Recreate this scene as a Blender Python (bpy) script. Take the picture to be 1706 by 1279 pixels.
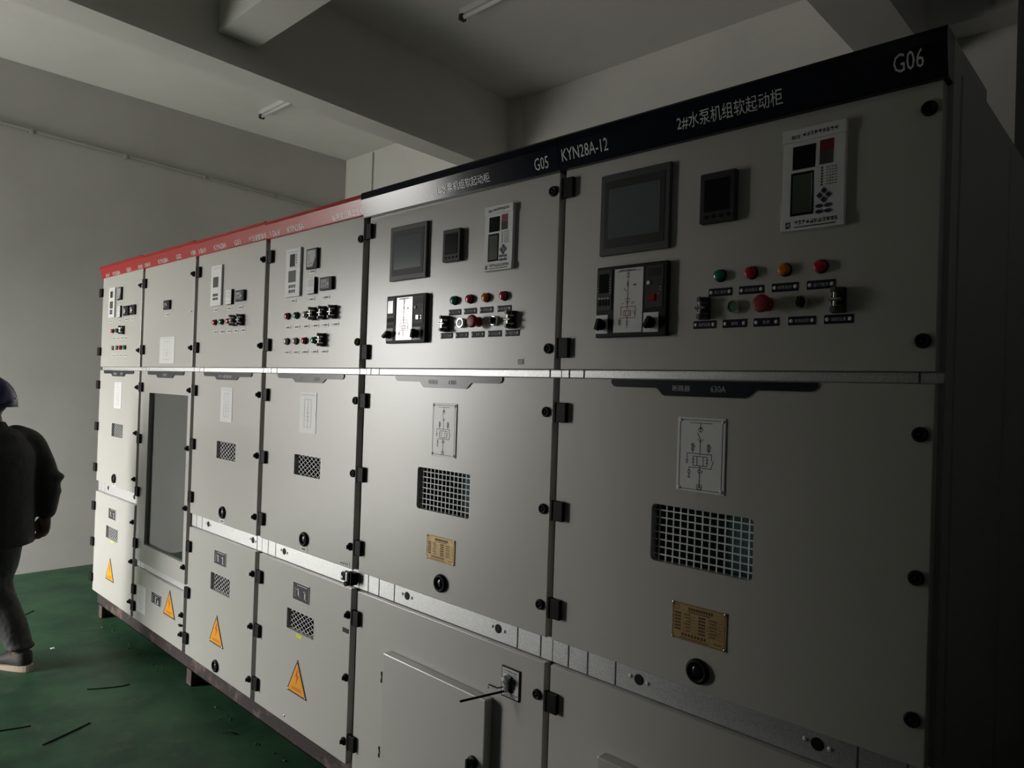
import bpy, bmesh, math, random
from mathutils import Vector, Matrix

for _o in list(bpy.data.objects):
    bpy.data.objects.remove(_o)
random.seed(7)
SC = bpy.context.scene
COL = SC.collection
PI = math.pi
DZ = 0.04                       # floor lies 40 mm under the zero of the cabinet drawing

# ------------------------------------------------------------------ camera
cam_data = bpy.data.cameras.new('camera')
cam_data.sensor_fit = 'HORIZONTAL'
cam_data.sensor_width = 36.0
cam_data.lens = 1180.0 / 1706.0 * 36.0
cam_data.clip_start = 0.02
cam = bpy.data.objects.new('camera', cam_data)
COL.objects.link(cam)
YAW, PITCH, ROLL = 0.76005, 0.00717, 0.03283
CX, CY, CZ = 5.5516, -1.61448, 1.66109
cam.rotation_euler = (Matrix.Rotation(YAW, 3, 'Z') @ Matrix.Rotation(PI / 2 + PITCH, 3, 'X') @ Matrix.Rotation(ROLL, 3, 'Z')).to_euler()
cam.location = (CX, CY, CZ + DZ)
SC.camera = cam

# ------------------------------------------------------------------ daylight: overcast sky seen through the front window
world = bpy.data.worlds.new('overcast_sky')
world.use_nodes = True
SC.world = world
nt = world.node_tree
bg = nt.nodes['Background']
tc = nt.nodes.new('ShaderNodeTexCoord')
sx = nt.nodes.new('ShaderNodeSeparateXYZ')
rmp = nt.nodes.new('ShaderNodeValToRGB')
rmp.color_ramp.elements[0].position = 0.46
rmp.color_ramp.elements[0].color = (0.28, 0.274, 0.256, 1)
rmp.color_ramp.elements[1].position = 0.53
rmp.color_ramp.elements[1].color = (1.0, 0.985, 0.955, 1)
mth = nt.nodes.new('ShaderNodeMath'); mth.operation = 'MULTIPLY_ADD'
mth.inputs[1].default_value = 0.5; mth.inputs[2].default_value = 0.5
nt.links.new(tc.outputs['Generated'], sx.inputs[0])
nt.links.new(sx.outputs['Z'], mth.inputs[0])
nt.links.new(mth.outputs[0], rmp.inputs[0])
nt.links.new(rmp.outputs[0], bg.inputs[0])
bg.inputs[1].default_value = 26.0

WIN = dict(x0=-1.53, x1=0.02, z0=0.02, z1=2.80, y=-3.30, t=0.24)   # open doorway in the front wall, out of the picture
pl = bpy.data.lights.new('doorway_daylight', 'AREA')
pl.shape = 'RECTANGLE'
pl.size = WIN['x1'] - WIN['x0']; pl.size_y = WIN['z1'] - WIN['z0']
pl.cycles.is_portal = True
po = bpy.data.objects.new('doorway_daylight', pl)
po.location = ((WIN['x0'] + WIN['x1']) / 2, WIN['y'] - WIN['t'] + 0.02, (WIN['z0'] + WIN['z1']) / 2)
po.rotation_euler = (PI / 2, 0, 0)
COL.objects.link(po)
FILL_SLOT = dict(y0=-2.0, y1=-1.3, z0=3.50, z1=3.65)            # unseen slot added in the far right wall to brighten the last cabinet's side
pl2 = bpy.data.lights.new('added_slot_fill', 'AREA')  # sky portal for the added fill slot
pl2.shape = 'RECTANGLE'; pl2.size = FILL_SLOT['z1'] - FILL_SLOT['z0']; pl2.size_y = FILL_SLOT['y1'] - FILL_SLOT['y0']
pl2.cycles.is_portal = True
po2 = bpy.data.objects.new('added_slot_fill', pl2)
po2.location = (9.15, (FILL_SLOT['y0'] + FILL_SLOT['y1']) / 2, (FILL_SLOT['z0'] + FILL_SLOT['z1']) / 2)
po2.rotation_euler = (0, PI / 2, 0)
COL.objects.link(po2)

SC.view_settings.view_transform = 'Standard'
SC.view_settings.look = 'None'
SC.view_settings.gamma = 1.0
SC.view_settings.use_curve_mapping = False
SC.view_settings.exposure = 0.0
SC.cycles.use_denoising = True
SC.cycles.max_bounces = 8
SC.cycles.diffuse_bounces = 5
SC.cycles.sample_clamp_indirect = 4.0

# ------------------------------------------------------------------ materials
MATS = {}

def mat(name, col, rough=0.5, metal=0.0, bump=None, var=None, spec=0.5, coat=0.0, trans=0.0, ior=1.45):
    """bump = (scale, strength, distance); var = (scale, second colour, low, high)"""
    m = bpy.data.materials.new(name); m.use_nodes = True
    t = m.node_tree; b = t.nodes['Principled BSDF']
    b.inputs['Base Color'].default_value = (*col, 1)
    b.inputs['Roughness'].default_value = rough
    b.inputs['Metallic'].default_value = metal
    b.inputs['Specular IOR Level'].default_value = spec
    b.inputs['Coat Weight'].default_value = coat
    b.inputs['Transmission Weight'].default_value = trans
    b.inputs['IOR'].default_value = ior
    geo = None
    if bump or var:
        geo = t.nodes.new('ShaderNodeNewGeometry')
    if bump:
        n = t.nodes.new('ShaderNodeTexNoise'); n.inputs['Scale'].default_value = bump[0]
        n.inputs['Detail'].default_value = 2.0
        bp = t.nodes.new('ShaderNodeBump'); bp.inputs['Strength'].default_value = bump[1]; bp.inputs['Distance'].default_value = bump[2]
        t.links.new(geo.outputs['Position'], n.inputs['Vector'])
        t.links.new(n.outputs['Fac'], bp.inputs['Height'])
        t.links.new(bp.outputs['Normal'], b.inputs['Normal'])
    if var:
        n = t.nodes.new('ShaderNodeTexNoise'); n.inputs['Scale'].default_value = var[0]
        n.inputs['Detail'].default_value = 6.0; n.inputs['Roughness'].default_value = 0.62
        r = t.nodes.new('ShaderNodeValToRGB')
        r.color_ramp.elements[0].position = var[2]; r.color_ramp.elements[0].color = (*col, 1)
        r.color_ramp.elements[1].position = var[3]; r.color_ramp.elements[1].color = (*var[1], 1)
        t.links.new(geo.outputs['Position'], n.inputs['Vector'])
        t.links.new(n.outputs['Fac'], r.inputs['Fac'])
        t.links.new(r.outputs['Color'], b.inputs['Base Color'])
    MATS[name] = m
    return m

mat('cabinet_paint', (0.485, 0.475, 0.442), 0.29, bump=(380, 0.24, 0.0005), spec=0.95)
mat('post_paint', (0.055, 0.055, 0.052), 0.5)
mat('carcass_paint', (0.40, 0.40, 0.38), 0.45)
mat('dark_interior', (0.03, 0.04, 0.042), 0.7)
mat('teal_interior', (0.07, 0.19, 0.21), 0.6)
mat('galvanised', (0.74, 0.74, 0.74), 0.42, 0.75, bump=(260, 0.35, 0.0006), var=(300, (0.55, 0.55, 0.55), 0.4, 0.62))
mat('red_paint', (0.40, 0.014, 0.014), 0.20, bump=(300, 0.12, 0.0005), spec=0.5)
mat('navy_paint', (0.005, 0.007, 0.015), 0.13, bump=(300, 0.20, 0.0005))
mat('banner_dark', (0.012, 0.016, 0.024), 0.28, bump=(420, 0.10, 0.0005))
mat('lettering_white', (0.74, 0.74, 0.74), 0.2, spec=0.8)
mat('lettering_grey', (0.42, 0.43, 0.44), 0.6)
mat('black_plastic', (0.011, 0.011, 0.011), 0.5, spec=0.18)
mat('black_metal', (0.011, 0.010, 0.010), 0.5, spec=0.14)
mat('dark_plastic', (0.032, 0.032, 0.033), 0.5, spec=0.25)
mat('white_plastic', (0.74, 0.74, 0.73), 0.45)
mat('grey_plastic', (0.36, 0.37, 0.37), 0.45)
mat('hmi_plastic', (0.055, 0.062, 0.062), 0.45, spec=0.35)
mat('screen_grey', (0.10, 0.12, 0.125), 0.16)
mat('screen_green', (0.075, 0.085, 0.065), 0.2)
mat('screen_black', (0.008, 0.008, 0.009), 0.14)
mat('ink_black', (0.012, 0.012, 0.013), 0.6)
mat('ink_red', (0.16, 0.012, 0.02), 0.5)
mat('key_blue', (0.025, 0.025, 0.075), 0.45)
mat('label_navy', (0.012, 0.012, 0.03), 0.5, spec=0.2)
mat('lens_red', (0.42, 0.010, 0.022), 0.16, coat=0.5)
mat('lens_green', (0.006, 0.17, 0.085), 0.16, coat=0.5)
mat('lens_orange', (0.55, 0.16, 0.01), 0.16, coat=0.5)
mat('lens_clear', (0.55, 0.55, 0.52), 0.18, coat=0.5)
mat('button_green', (0.07, 0.14, 0.09), 0.3)
mat('button_red', (0.25, 0.016, 0.02), 0.42)
mat('chrome', (0.72, 0.72, 0.71), 0.2, 1.0)
mat('steel', (0.45, 0.45, 0.44), 0.36, 0.9)
mat('dull_steel', (0.16, 0.155, 0.15), 0.45, 0.8)
mat('sign_yellow', (0.86, 0.36, 0.012), 0.42)
mat('sign_red', (0.62, 0.05, 0.01), 0.45)
mat('sticker_yellow', (0.75, 0.78, 0.03), 0.5)
mat('brass_plate', (0.50, 0.35, 0.17), 0.42, 0.35, var=(160, (0.42, 0.28, 0.12), 0.4, 0.6))
mat('brass_ink', (0.09, 0.045, 0.015), 0.6)
mat('paper', (0.68, 0.68, 0.67), 0.6)
mat('zinc_screw', (0.72, 0.72, 0.72), 0.5, 0.2)
mat('plate_white', (0.74, 0.74, 0.73), 0.32, spec=0.75)
mat('meter_dark', (0.10, 0.10, 0.10), 0.4, spec=0.3)
mat('gloss_white', (0.70, 0.70, 0.69), 0.22, spec=1.0)
mat('mesh_white', (0.82, 0.82, 0.82), 0.4)
mat('glass_pane', (0.8, 0.85, 0.84), 0.03, trans=1.0, ior=1.45)
mat('bare_concrete', (0.22, 0.215, 0.20), 0.9, bump=(35, 0.2, 0.004), var=(1.2, (0.17, 0.165, 0.155), 0.4, 0.65))
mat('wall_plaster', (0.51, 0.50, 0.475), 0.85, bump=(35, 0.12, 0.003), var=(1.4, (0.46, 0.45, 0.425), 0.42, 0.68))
mat('lightened_plaster', (0.76, 0.75, 0.715), 0.85, bump=(35, 0.12, 0.003), var=(1.4, (0.71, 0.70, 0.665), 0.42, 0.68))  # left wall's plaster with extra back-wall light put into its colour
mat('ceiling_plaster', (0.74, 0.73, 0.70), 0.9, bump=(30, 0.10, 0.003), var=(1.1, (0.69, 0.68, 0.65), 0.42, 0.68))
mat('rust_channel', (0.028, 0.019, 0.017), 0.75, bump=(60, 0.5, 0.004), var=(11, (0.15, 0.105, 0.085), 0.52, 0.72))
mat('wood_block', (0.11, 0.07, 0.055), 0.8, bump=(80, 0.4, 0.003), var=(22, (0.05, 0.033, 0.027), 0.4, 0.6))
mat('rubble_dust', (0.10, 0.085, 0.07), 0.95, bump=(90, 0.6, 0.004))
mat('cable_black', (0.008, 0.010, 0.009), 0.5)
mat('pipe_grey', (0.33, 0.33, 0.31), 0.6)
mat('duct_dark', (0.07, 0.072, 0.075), 0.6)
mat('tube_white', (0.78, 0.78, 0.76), 0.25)
mat('skin', (0.15, 0.09, 0.065), 0.6)
mat('hair_black', (0.01, 0.009, 0.008), 0.6)
mat('helmet_blue', (0.006, 0.010, 0.060), 0.28)
mat('jacket_black', (0.011, 0.011, 0.010), 0.85, bump=(14, 0.6, 0.02))
mat('trouser_grey', (0.042, 0.043, 0.040), 0.9, bump=(18, 0.6, 0.02), var=(9, (0.07, 0.07, 0.066), 0.45, 0.65))
mat('shoe_dark', (0.04, 0.034, 0.034), 0.7, bump=(60, 0.4, 0.004))
mat('shoe_sole', (0.46, 0.36, 0.29), 0.6)
mat('frame_white', (0.7, 0.7, 0.7), 0.4)

# green painted concrete: colour patches, dust and scuffs
m = mat('floor_green', (0.026, 0.077, 0.036), 0.5, bump=(22, 0.12, 0.004), var=(2.6, (0.011, 0.040, 0.021), 0.40, 0.64), spec=0.3)
t = m.node_tree; b = t.nodes['Principled BSDF']
g = t.nodes.new('ShaderNodeNewGeometry')
n1 = t.nodes.new('ShaderNodeTexNoise'); n1.inputs['Scale'].default_value = 5.5; n1.inputs['Detail'].default_value = 9; n1.inputs['Roughness'].default_value = 0.7
r1 = t.nodes.new('ShaderNodeValToRGB')
r1.color_ramp.elements[0].position = 0.55; r1.color_ramp.elements[0].color = (0, 0, 0, 1)
r1.color_ramp.elements[1].position = 0.80; r1.color_ramp.elements[1].color = (0.55, 0.55, 0.55, 1)
mx = t.nodes.new('ShaderNodeMixRGB'); mx.inputs['Color2'].default_value = (0.10, 0.125, 0.085, 1)
old = b.inputs['Base Color'].links[0].from_socket
t.links.new(g.outputs['Position'], n1.inputs['Vector']); t.links.new(n1.outputs['Fac'], r1.inputs['Fac'])
t.links.new(r1.outputs['Color'], mx.inputs['Fac']); t.links.new(old, mx.inputs['Color1'])
t.links.new(mx.outputs['Color'], b.inputs['Base Color'])

# ------------------------------------------------------------------ mesh helpers
class MB:
    """collects shapes; build() links them as one mesh object"""
    def __init__(self):
        self.bm = bmesh.new()

    def box(self, x0, x1, y0, y1, z0, z1, bev=0.0, seg=2):
        bm2 = bmesh.new()
        vs = [bm2.verts.new((x, y, z)) for x in (x0, x1) for y in (y0, y1) for z in (z0, z1)]
        for f in ((0, 1, 3, 2), (4, 6, 7, 5), (0, 4, 5, 1), (2, 3, 7, 6), (0, 2, 6, 4), (1, 5, 7, 3)):
            bm2.faces.new([vs[i] for i in f])
        if bev > 0:
            bmesh.ops.bevel(bm2, geom=list(bm2.edges), offset=bev, segments=seg, affect='EDGES', profile=0.5)
        self._merge(bm2)
        return self

    def _merge(self, bm2, M=None):
        if M is not None:
            bmesh.ops.transform(bm2, matrix=M, verts=bm2.verts)
        me = bpy.data.meshes.new('tmp'); bm2.to_mesh(me); bm2.free()
        self.bm.from_mesh(me); bpy.data.meshes.remove(me)

    def cyl(self, p0, p1, r0, r1=None, n=20, caps=True, bev=0.0):
        """cylinder or cone between two points"""
        r1 = r0 if r1 is None else r1
        p0, p1 = Vector(p0), Vector(p1)
        d = p1 - p0
        bm2 = bmesh.new()
        bmesh.ops.create_cone(bm2, cap_ends=caps, segments=n, radius1=max(r0, 1e-5), radius2=max(r1, 1e-5), depth=d.length)
        if bev > 0:
            ed = [e for e in bm2.edges if len(e.link_faces) == 2 and abs(e.link_faces[0].normal.dot(e.link_faces[1].normal)) < 0.5]
            bmesh.ops.bevel(bm2, geom=ed, offset=bev, segments=2, affect='EDGES', profile=0.5)
        q = d.to_track_quat('Z', 'Y').to_matrix().to_4x4()
        self._merge(bm2, Matrix.Translation((p0 + p1) / 2) @ q)
        return self

    def sphere(self, c, r, scale=(1, 1, 1), u=20, v=12):
        bm2 = bmesh.new()
        bmesh.ops.create_uvsphere(bm2, u_segments=u, v_segments=v, radius=r)
        self._merge(bm2, Matrix.Translation(c) @ Matrix.Diagonal((*scale, 1)))
        return self

    def lathe(self, base, axis, prof, n=24):
        """profile [(radius, height along axis)] turned about an axis through base"""
        bm2 = bmesh.new(); rings = []
        for r, h in prof:
            rings.append([bm2.verts.new((max(r, 1e-5) * math.cos(2 * PI * i / n), max(r, 1e-5) * math.sin(2 * PI * i / n), h)) for i in range(n)])
        for a, c in zip(rings, rings[1:]):
            for i in range(n):
                bm2.faces.new((a[i], a[(i + 1) % n], c[(i + 1) % n], c[i]))
        bm2.faces.new(list(reversed(rings[0]))); bm2.faces.new(rings[-1])
        q = Vector(axis).to_track_quat('Z', 'Y').to_matrix().to_4x4()
        self._merge(bm2, Matrix.Translation(base) @ q)
        return self

    def prism(self, pts, y0, y1):
        """polygon in x,z pulled from y0 to y1"""
        bm2 = bmesh.new()
        a = [bm2.verts.new((x, y0, z)) for x, z in pts]; c = [bm2.verts.new((x, y1, z)) for x, z in pts]
        bm2.faces.new(a); bm2.faces.new(list(reversed(c)))
        k = len(pts)
        for i in range(k):
            bm2.faces.new((a[i], c[i], c[(i + 1) % k], a[(i + 1) % k]))
        bmesh.ops.recalc_face_normals(bm2, faces=bm2.faces)
        self._merge(bm2)
        return self

    def prism_x(self, pts, x0, x1):
        """polygon in y,z pulled from x0 to x1"""
        bm2 = bmesh.new()
        a = [bm2.verts.new((x0, y, z)) for y, z in pts]; c = [bm2.verts.new((x1, y, z)) for y, z in pts]
        bm2.faces.new(a); bm2.faces.new(list(reversed(c)))
        k = len(pts)
        for i in range(k):
            bm2.faces.new((a[i], c[i], c[(i + 1) % k], a[(i + 1) % k]))
        bmesh.ops.recalc_face_normals(bm2, faces=bm2.faces)
        self._merge(bm2)
        return self

    def hexa(self, bottom, top):
        """eight-cornered block: four bottom points, four top points, same order"""
        bm2 = bmesh.new()
        a = [bm2.verts.new(p) for p in bottom]; c = [bm2.verts.new(p) for p in top]
        bm2.faces.new(a); bm2.faces.new(list(reversed(c)))
        for i in range(4):
            bm2.faces.new((a[i], c[i], c[(i + 1) % 4], a[(i + 1) % 4]))
        bmesh.ops.recalc_face_normals(bm2, faces=bm2.faces)
        self._merge(bm2)
        return self

    def tube(self, pts, r, n=10):
        """round bar through points"""
        pts = [Vector(p) for p in pts]
        bm2 = bmesh.new(); rings = []
        rr = r if isinstance(r, (list, tuple)) else [r] * len(pts)
        for i, p in enumerate(pts):
            d = (pts[min(i + 1, len(pts) - 1)] - pts[max(i - 1, 0)]).normalized()
            ref = Vector((0, 0, 1)) if abs(d.z) < 0.9 else Vector((1, 0, 0))
            u = d.cross(ref).normalized(); v = d.cross(u)
            rings.append([bm2.verts.new(p + (u * math.cos(2 * PI * k / n) + v * math.sin(2 * PI * k / n)) * rr[i]) for k in range(n)])
        for a, c in zip(rings, rings[1:]):
            for k in range(n):
                bm2.faces.new((a[k], a[(k + 1) % n], c[(k + 1) % n], c[k]))
        bm2.faces.new(list(reversed(rings[0]))); bm2.faces.new(rings[-1])
        bmesh.ops.recalc_face_normals(bm2, faces=bm2.faces)
        self._merge(bm2)
        return self

    def strokes(self, lines, w, y):
        """flat painted strokes in the x,z plane at depth y"""
        for ln in lines:
            for (xa, za), (xb, zb) in zip(ln, ln[1:]):
                d = Vector((xb - xa, zb - za)); L = d.length
                if L < 1e-6: continue
                d /= L; nx, nz = -d.y * w / 2, d.x * w / 2
                ex, ez = d.x * w / 2, d.y * w / 2
                q = [(xa - ex + nx, y, za - ez + nz), (xb + ex + nx, y, zb + ez + nz), (xb + ex - nx, y, zb + ez - nz), (xa - ex - nx, y, za - ez - nz)]
                self.bm.faces.new([self.bm.verts.new(p) for p in q])
        return self

    def rect(self, x0, x1, z0, z1, y):
        self.bm.faces.new([self.bm.verts.new(p) for p in ((x0, y, z0), (x1, y, z0), (x1, y, z1), (x0, y, z1))])
        return self

    def disc(self, x, z, rx, rz, y, n=14):
        self.bm.faces.new([self.bm.verts.new((x + rx * math.cos(2 * PI * i / n), y, z + rz * math.sin(2 * PI * i / n))) for i in range(n)])
        return self

    def text(self, s, x0, x1, z0, h, y, tilt=0.0, bold=0.0):
        """lettering fitted between x0 and x1, height h above z0, on a face at depth y"""
        c = bpy.data.curves.new('tmp_text', 'FONT'); c.body = s; c.resolution_u = 2; c.offset = bold
        o = bpy.data.objects.new('tmp_text', c); COL.objects.link(o)
        dg = bpy.context.evaluated_depsgraph_get()
        me = bpy.data.meshes.new_from_object(o.evaluated_get(dg))
        bpy.data.objects.remove(o); bpy.data.curves.remove(c)
        bm2 = bmesh.new(); bm2.from_mesh(me); bpy.data.meshes.remove(me)
        if not bm2.verts:
            bm2.free(); return self
        ax = min(v.co.x for v in bm2.verts); bx = max(v.co.x for v in bm2.verts)
        ay = min(v.co.y for v in bm2.verts); by = max(v.co.y for v in bm2.verts)
        for v in bm2.verts:
            u = (v.co.x - ax) / (bx - ax); w = (v.co.y - ay) / (by - ay) * h
            v.co = Vector((x0 + u * (x1 - x0), y - math.sin(tilt) * w, z0 + math.cos(tilt) * w))
        self._merge(bm2)
        return self

    def mesh(self, name):
        bmesh.ops.recalc_face_normals(self.bm, faces=self.bm.faces)
        me = bpy.data.meshes.new(name)
        self.bm.to_mesh(me); self.bm.free()
        return me

WPOS = {}        # drawing position of each object's origin

def put(name, me, material, parent=None, at=(0, 0, 0), smooth=False):
    o = bpy.data.objects.new(name, me)
    COL.objects.link(o)
    at = Vector(at)
    if material is not None and not me.materials:
        for k in (material if isinstance(material, (list, tuple)) else [material]):
            me.materials.append(MATS[k])
    if smooth:
        me.polygons.foreach_set('use_smooth', [True] * len(me.polygons))
    if parent is not None:
        o.parent = parent
        o.location = at - WPOS[parent.name]
    else:
        o.location = at
    WPOS[o.name] = at
    return o

def build(mb, name, material, parent=None, smooth=False, origin=None):
    me = mb.mesh(name)
    if origin is None:
        xs = [v.co.x for v in me.vertices]; ys = [v.co.y for v in me.vertices]; zs = [v.co.z for v in me.vertices]
        origin = Vector(((min(xs) + max(xs)) / 2, (min(ys) + max(ys)) / 2, (min(zs) + max(zs)) / 2))
    me.transform(Matrix.Translation(-Vector(origin)))
    return put(name, me, material, parent, origin, smooth)

def root(name, loc, label, cat, group=None, draw=None):
    o = bpy.data.objects.new(name, None)
    o.empty_display_size = 0.1
    o.location = loc
    COL.objects.link(o)
    WPOS[o.name] = Vector(draw if draw is not None else loc)
    o['label'] = label; o['category'] = cat
    if group: o['group'] = group
    return o

def tag(o, label, cat, group=None):
    o['label'] = label; o['category'] = cat
    if group: o['group'] = group
    return o

def structure(mb, name, material, smooth=False):
    o = build(mb, name, material, None, smooth)
    o['kind'] = 'structure'
    return o

# ------------------------------------------------------------------ the room
XL, YB, ZC, YF, XR = -1.561, 2.954, 4.29, WIN['y'], 9.0
TW = WIN['t']
structure(MB().box(XL - 0.2, XR + 0.2, YF - TW, YB + 0.2, -0.2, 0.0), 'floor', 'floor_green')
structure(MB().box(XL - 0.2, XR + 0.2, YF - TW, YB + 0.2, ZC, ZC + 0.2), 'ceiling', 'ceiling_plaster')
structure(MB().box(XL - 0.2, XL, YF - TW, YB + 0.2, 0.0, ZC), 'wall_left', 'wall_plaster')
structure(MB().box(XL, XR, YB, YB + 0.2, 0.0, ZC), 'wall_back', 'lightened_plaster')
structure(MB().box(XR, XR + 0.2, YF - TW, FILL_SLOT['y0'], 0.0, ZC).box(XR, XR + 0.2, FILL_SLOT['y1'], YB + 0.2, 0.0, ZC).box(XR, XR + 0.2, FILL_SLOT['y0'], FILL_SLOT['y1'], 0.0, FILL_SLOT['z0']).box(XR, XR + 0.2, FILL_SLOT['y0'], FILL_SLOT['y1'], FILL_SLOT['z1'], ZC), 'wall_right', 'bare_concrete')
wf = MB()
wf.box(XL, WIN['x0'], YF - TW, YF, 0, ZC).box(WIN['x1'], XR, YF - TW, YF, 0, ZC)
wf.box(WIN['x0'], WIN['x1'], YF - TW, YF, 0, WIN['z0']).box(WIN['x0'], WIN['x1'], YF - TW, YF, WIN['z1'], ZC)
structure(wf, 'wall_front', 'bare_concrete')
dn = MB()
for a, c in ((WIN['x0'], WIN['x0'] + .05), (WIN['x1'] - .05, WIN['x1'])):
    dn.box(a, c, YF - .14, YF - .06, WIN['z0'], WIN['z1'])
dn.box(WIN['x0'] + .05, WIN['x1'] - .05, YF - .14, YF - .06, WIN['z1'] - .05, WIN['z1'])
structure(dn, 'door_1', 'frame_white')
structure(MB().box(2.31, 2.74, -2.00, -1.55, 0, ZC), 'shade_pillar', 'bare_concrete')          # unseen pillar added to shade the right end of the row
# ceiling beams
zb = 3.64
bm_ = MB().hexa([(1.212, YF, zb), (1.48, YF, zb), (1.10, YB, zb), (0.875, YB, zb)], [(1.212, YF, ZC), (1.48, YF, ZC), (1.10, YB, ZC), (0.875, YB, ZC)])
structure(bm_, 'trim_1', 'ceiling_plaster')
structure(MB().box(1.30, 4.20, 0.20, 0.45, 3.79, ZC), 'trim_2', 'ceiling_plaster')
structure(MB().box(4.18, 4.48, YF, YB, 3.64, ZC), 'trim_3', 'ceiling_plaster')
structure(MB().box(4.48, XR, 2.75, YB, 3.75, ZC), 'trim_4', 'ceiling_plaster')
structure(MB().box(0.88, 1.25, YB - 0.035, YB, 0.0, ZC), 'trim_5', 'lightened_plaster')      # pillar under the long beam

# ------------------------------------------------------------------ switchgear row
CAM_Y = 1.61448
def px(x, p): return CX + (x - CX) * (CAM_Y - p) / CAM_Y      # sight line met at height p in front of the door face
def pz(z, p): return CZ + (z - CZ) * (CAM_Y - p) / CAM_Y

EDGE = [0.0, 0.8, 1.6, 2.4, 3.2, 4.2, 5.2]
Z_TOP, Z_UP0, Z_MID1, Z_MID0, Z_LOW1, Z_LOW0 = 2.326, 1.724, 1.699, 0.927, 0.852, 0.160
TH = 0.026

def door_mesh(x0, x1, z0, z1, hole=None, bev=0.0022, yf=0.0, yb=TH):
    """sheet-steel door leaf with rolled outer edge and an optional opening"""
    bm = bmesh.new()
    xs, zs = [x0, x1], [z0, z1]
    if hole:
        xs = [x0, hole[0], hole[1], x1]; zs = [z0, hole[2], hole[3], z1]
    nx, nz = len(xs), len(zs)
    F = [[bm.verts.new((x, yf, z)) for z in zs] for x in xs]
    B = [[bm.verts.new((x, yb, z)) for z in zs] for x in xs]
    for i in range(nx - 1):
        for j in range(nz - 1):
            if hole and i == 1 and j == 1: continue
            bm.faces.new((F[i][j], F[i + 1][j], F[i + 1][j + 1], F[i][j + 1]))
            bm.faces.new((B[i][j], B[i][j + 1], B[i + 1][j + 1], B[i + 1][j]))
    for i in range(nx - 1):
        bm.faces.new((F[i][0], B[i][0], B[i + 1][0], F[i + 1][0]))
        bm.faces.new((F[i][-1], F[i + 1][-1], B[i + 1][-1], B[i][-1]))
    for j in range(nz - 1):
        bm.faces.new((F[0][j], F[0][j + 1], B[0][j + 1], B[0][j]))
        bm.faces.new((F[-1][j], B[-1][j], B[-1][j + 1], F[-1][j + 1]))
    if hole:
        bm.faces.new((F[1][1], F[2][1], B[2][1], B[1][1])); bm.faces.new((F[1][2], B[1][2], B[2][2], F[2][2]))
        bm.faces.new((F[1][1], B[1][1], B[1][2], F[1][2])); bm.faces.new((F[2][1], F[2][2], B[2][2], B[2][1]))
    bmesh.ops.recalc_face_normals(bm, faces=bm.faces)
    eps = 1e-6
    def outer(e):
        a, c = e.verts[0].co, e.verts[1].co
        if abs(a.y - yf) > eps or abs(c.y - yf) > eps: return False
        return any(abs(a[k] - v) < eps and abs(c[k] - v) < eps for k, v in ((0, x0), (0, x1), (2, z0), (2, z1)))
    bmesh.ops.bevel(bm, geom=[e for e in bm.edges if outer(e)], offset=bev, segments=2, affect='EDGES', profile=0.5)
    mb = MB(); mb._merge(bm)
    if hole:                                   # rounded corners of the opening
        rr = .012 if x1 - x0 > .9 else .006
        for cx_, sx_ in ((hole[0], 1), (hole[1], -1)):
            for cz_, sz_ in ((hole[2], 1), (hole[3], -1)):
                arc = [(cx_ + sx_ * rr * (1 - math.cos(t_ * PI / 10)), cz_ + sz_ * rr * (1 - math.sin(t_ * PI / 10))) for t_ in range(6)]
                mb.prism([(cx_, cz_)] + arc, yf + .0002, yb - .0002)
    return mb

# shared meshes ------------------------------------------------------
hb = MB().box(0.0, 0.043, -0.014, 0.004, -0.029, 0.029, 0.002)
hb.cyl((0.003, -0.008, -0.029), (0.003, -0.008, 0.029), 0.0085, n=14)
HINGE = hb.mesh('hinge')
HINGE_PIN = MB().cyl((-0.0055, -0.0125, -0.0285), (-0.0055, -0.0125, 0.0285), 0.0018, n=8).mesh('hinge_pin')
lk = MB().lathe((0, 0, 0), (0, -1, 0), [(0.0155, 0), (0.0155, 0.005), (0.0135, 0.008), (0.009, 0.0085), (0.0085, 0.004), (0.0045, 0.004), (0.0045, 0.0075), (0.0, 0.0075)])
LOCK_FLAT = lk.mesh('door_lock')
lk = MB().lathe((0, 0, 0), (0, -1, 0), [(0.0155, 0), (0.0155, 0.006), (0.0115, 0.009), (0.0085, 0.014), (0.0065, 0.017), (0.0, 0.0175)])
lk.box(-0.0024, 0.0024, -0.020, -0.010, -0.008, 0.008, 0.001)
LOCK_KNOB = lk.mesh('door_lock')
PORT = MB().lathe((0, 0, 0), (0, -1, 0), [(0.031, 0), (0.031, 0.006), (0.028, 0.011), (0.022, 0.012), (0.019, 0.007), (0.019, 0.003), (0.0, 0.003)], 32).mesh('viewing_port')
PORT_GLASS = MB().lathe((0, -0.0032, 0), (0, -1, 0), [(0.018, 0), (0.016, 0.003), (0.009, 0.0055), (0.0, 0.006)], 24).mesh('port_glass')
LENS = {}
for _k in ('red', 'green', 'orange', 'clear'):
    LENS[_k] = MB().lathe((0, -0.004, 0), (0, -1, 0), [(0.0138, 0), (0.0138, 0.008), (0.0128, 0.0115), (0.009, 0.0135), (0.0, 0.0142)]).mesh('lens')
LAMP_RING = MB().lathe((0, 0, 0), (0, -1, 0), [(0.0158, 0), (0.0158, 0.0035), (0.0142, 0.005), (0.0, 0.005)]).mesh('indicator_lamp')
PLATE_W = MB().box(-0.026, 0.026, -0.0012, 0, -0.0085, 0.0085, 0.0003, 1).mesh('nameplate')
pm = MB()
for a, w in ((-0.013, 0.006), (-0.005, 0.005), (0.002, 0.006), (0.0095, 0.005)):
    pm.rect(a, a + w, -0.0035, 0.0035, -0.0015)
pm.disc(-0.0225, 0, 0.0026, 0.0026, -0.0016, 10).disc(0.0225, 0, 0.0026, 0.0026, -0.0016, 10)
PLATE_W_MARK = pm.mesh('lettering')
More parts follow.
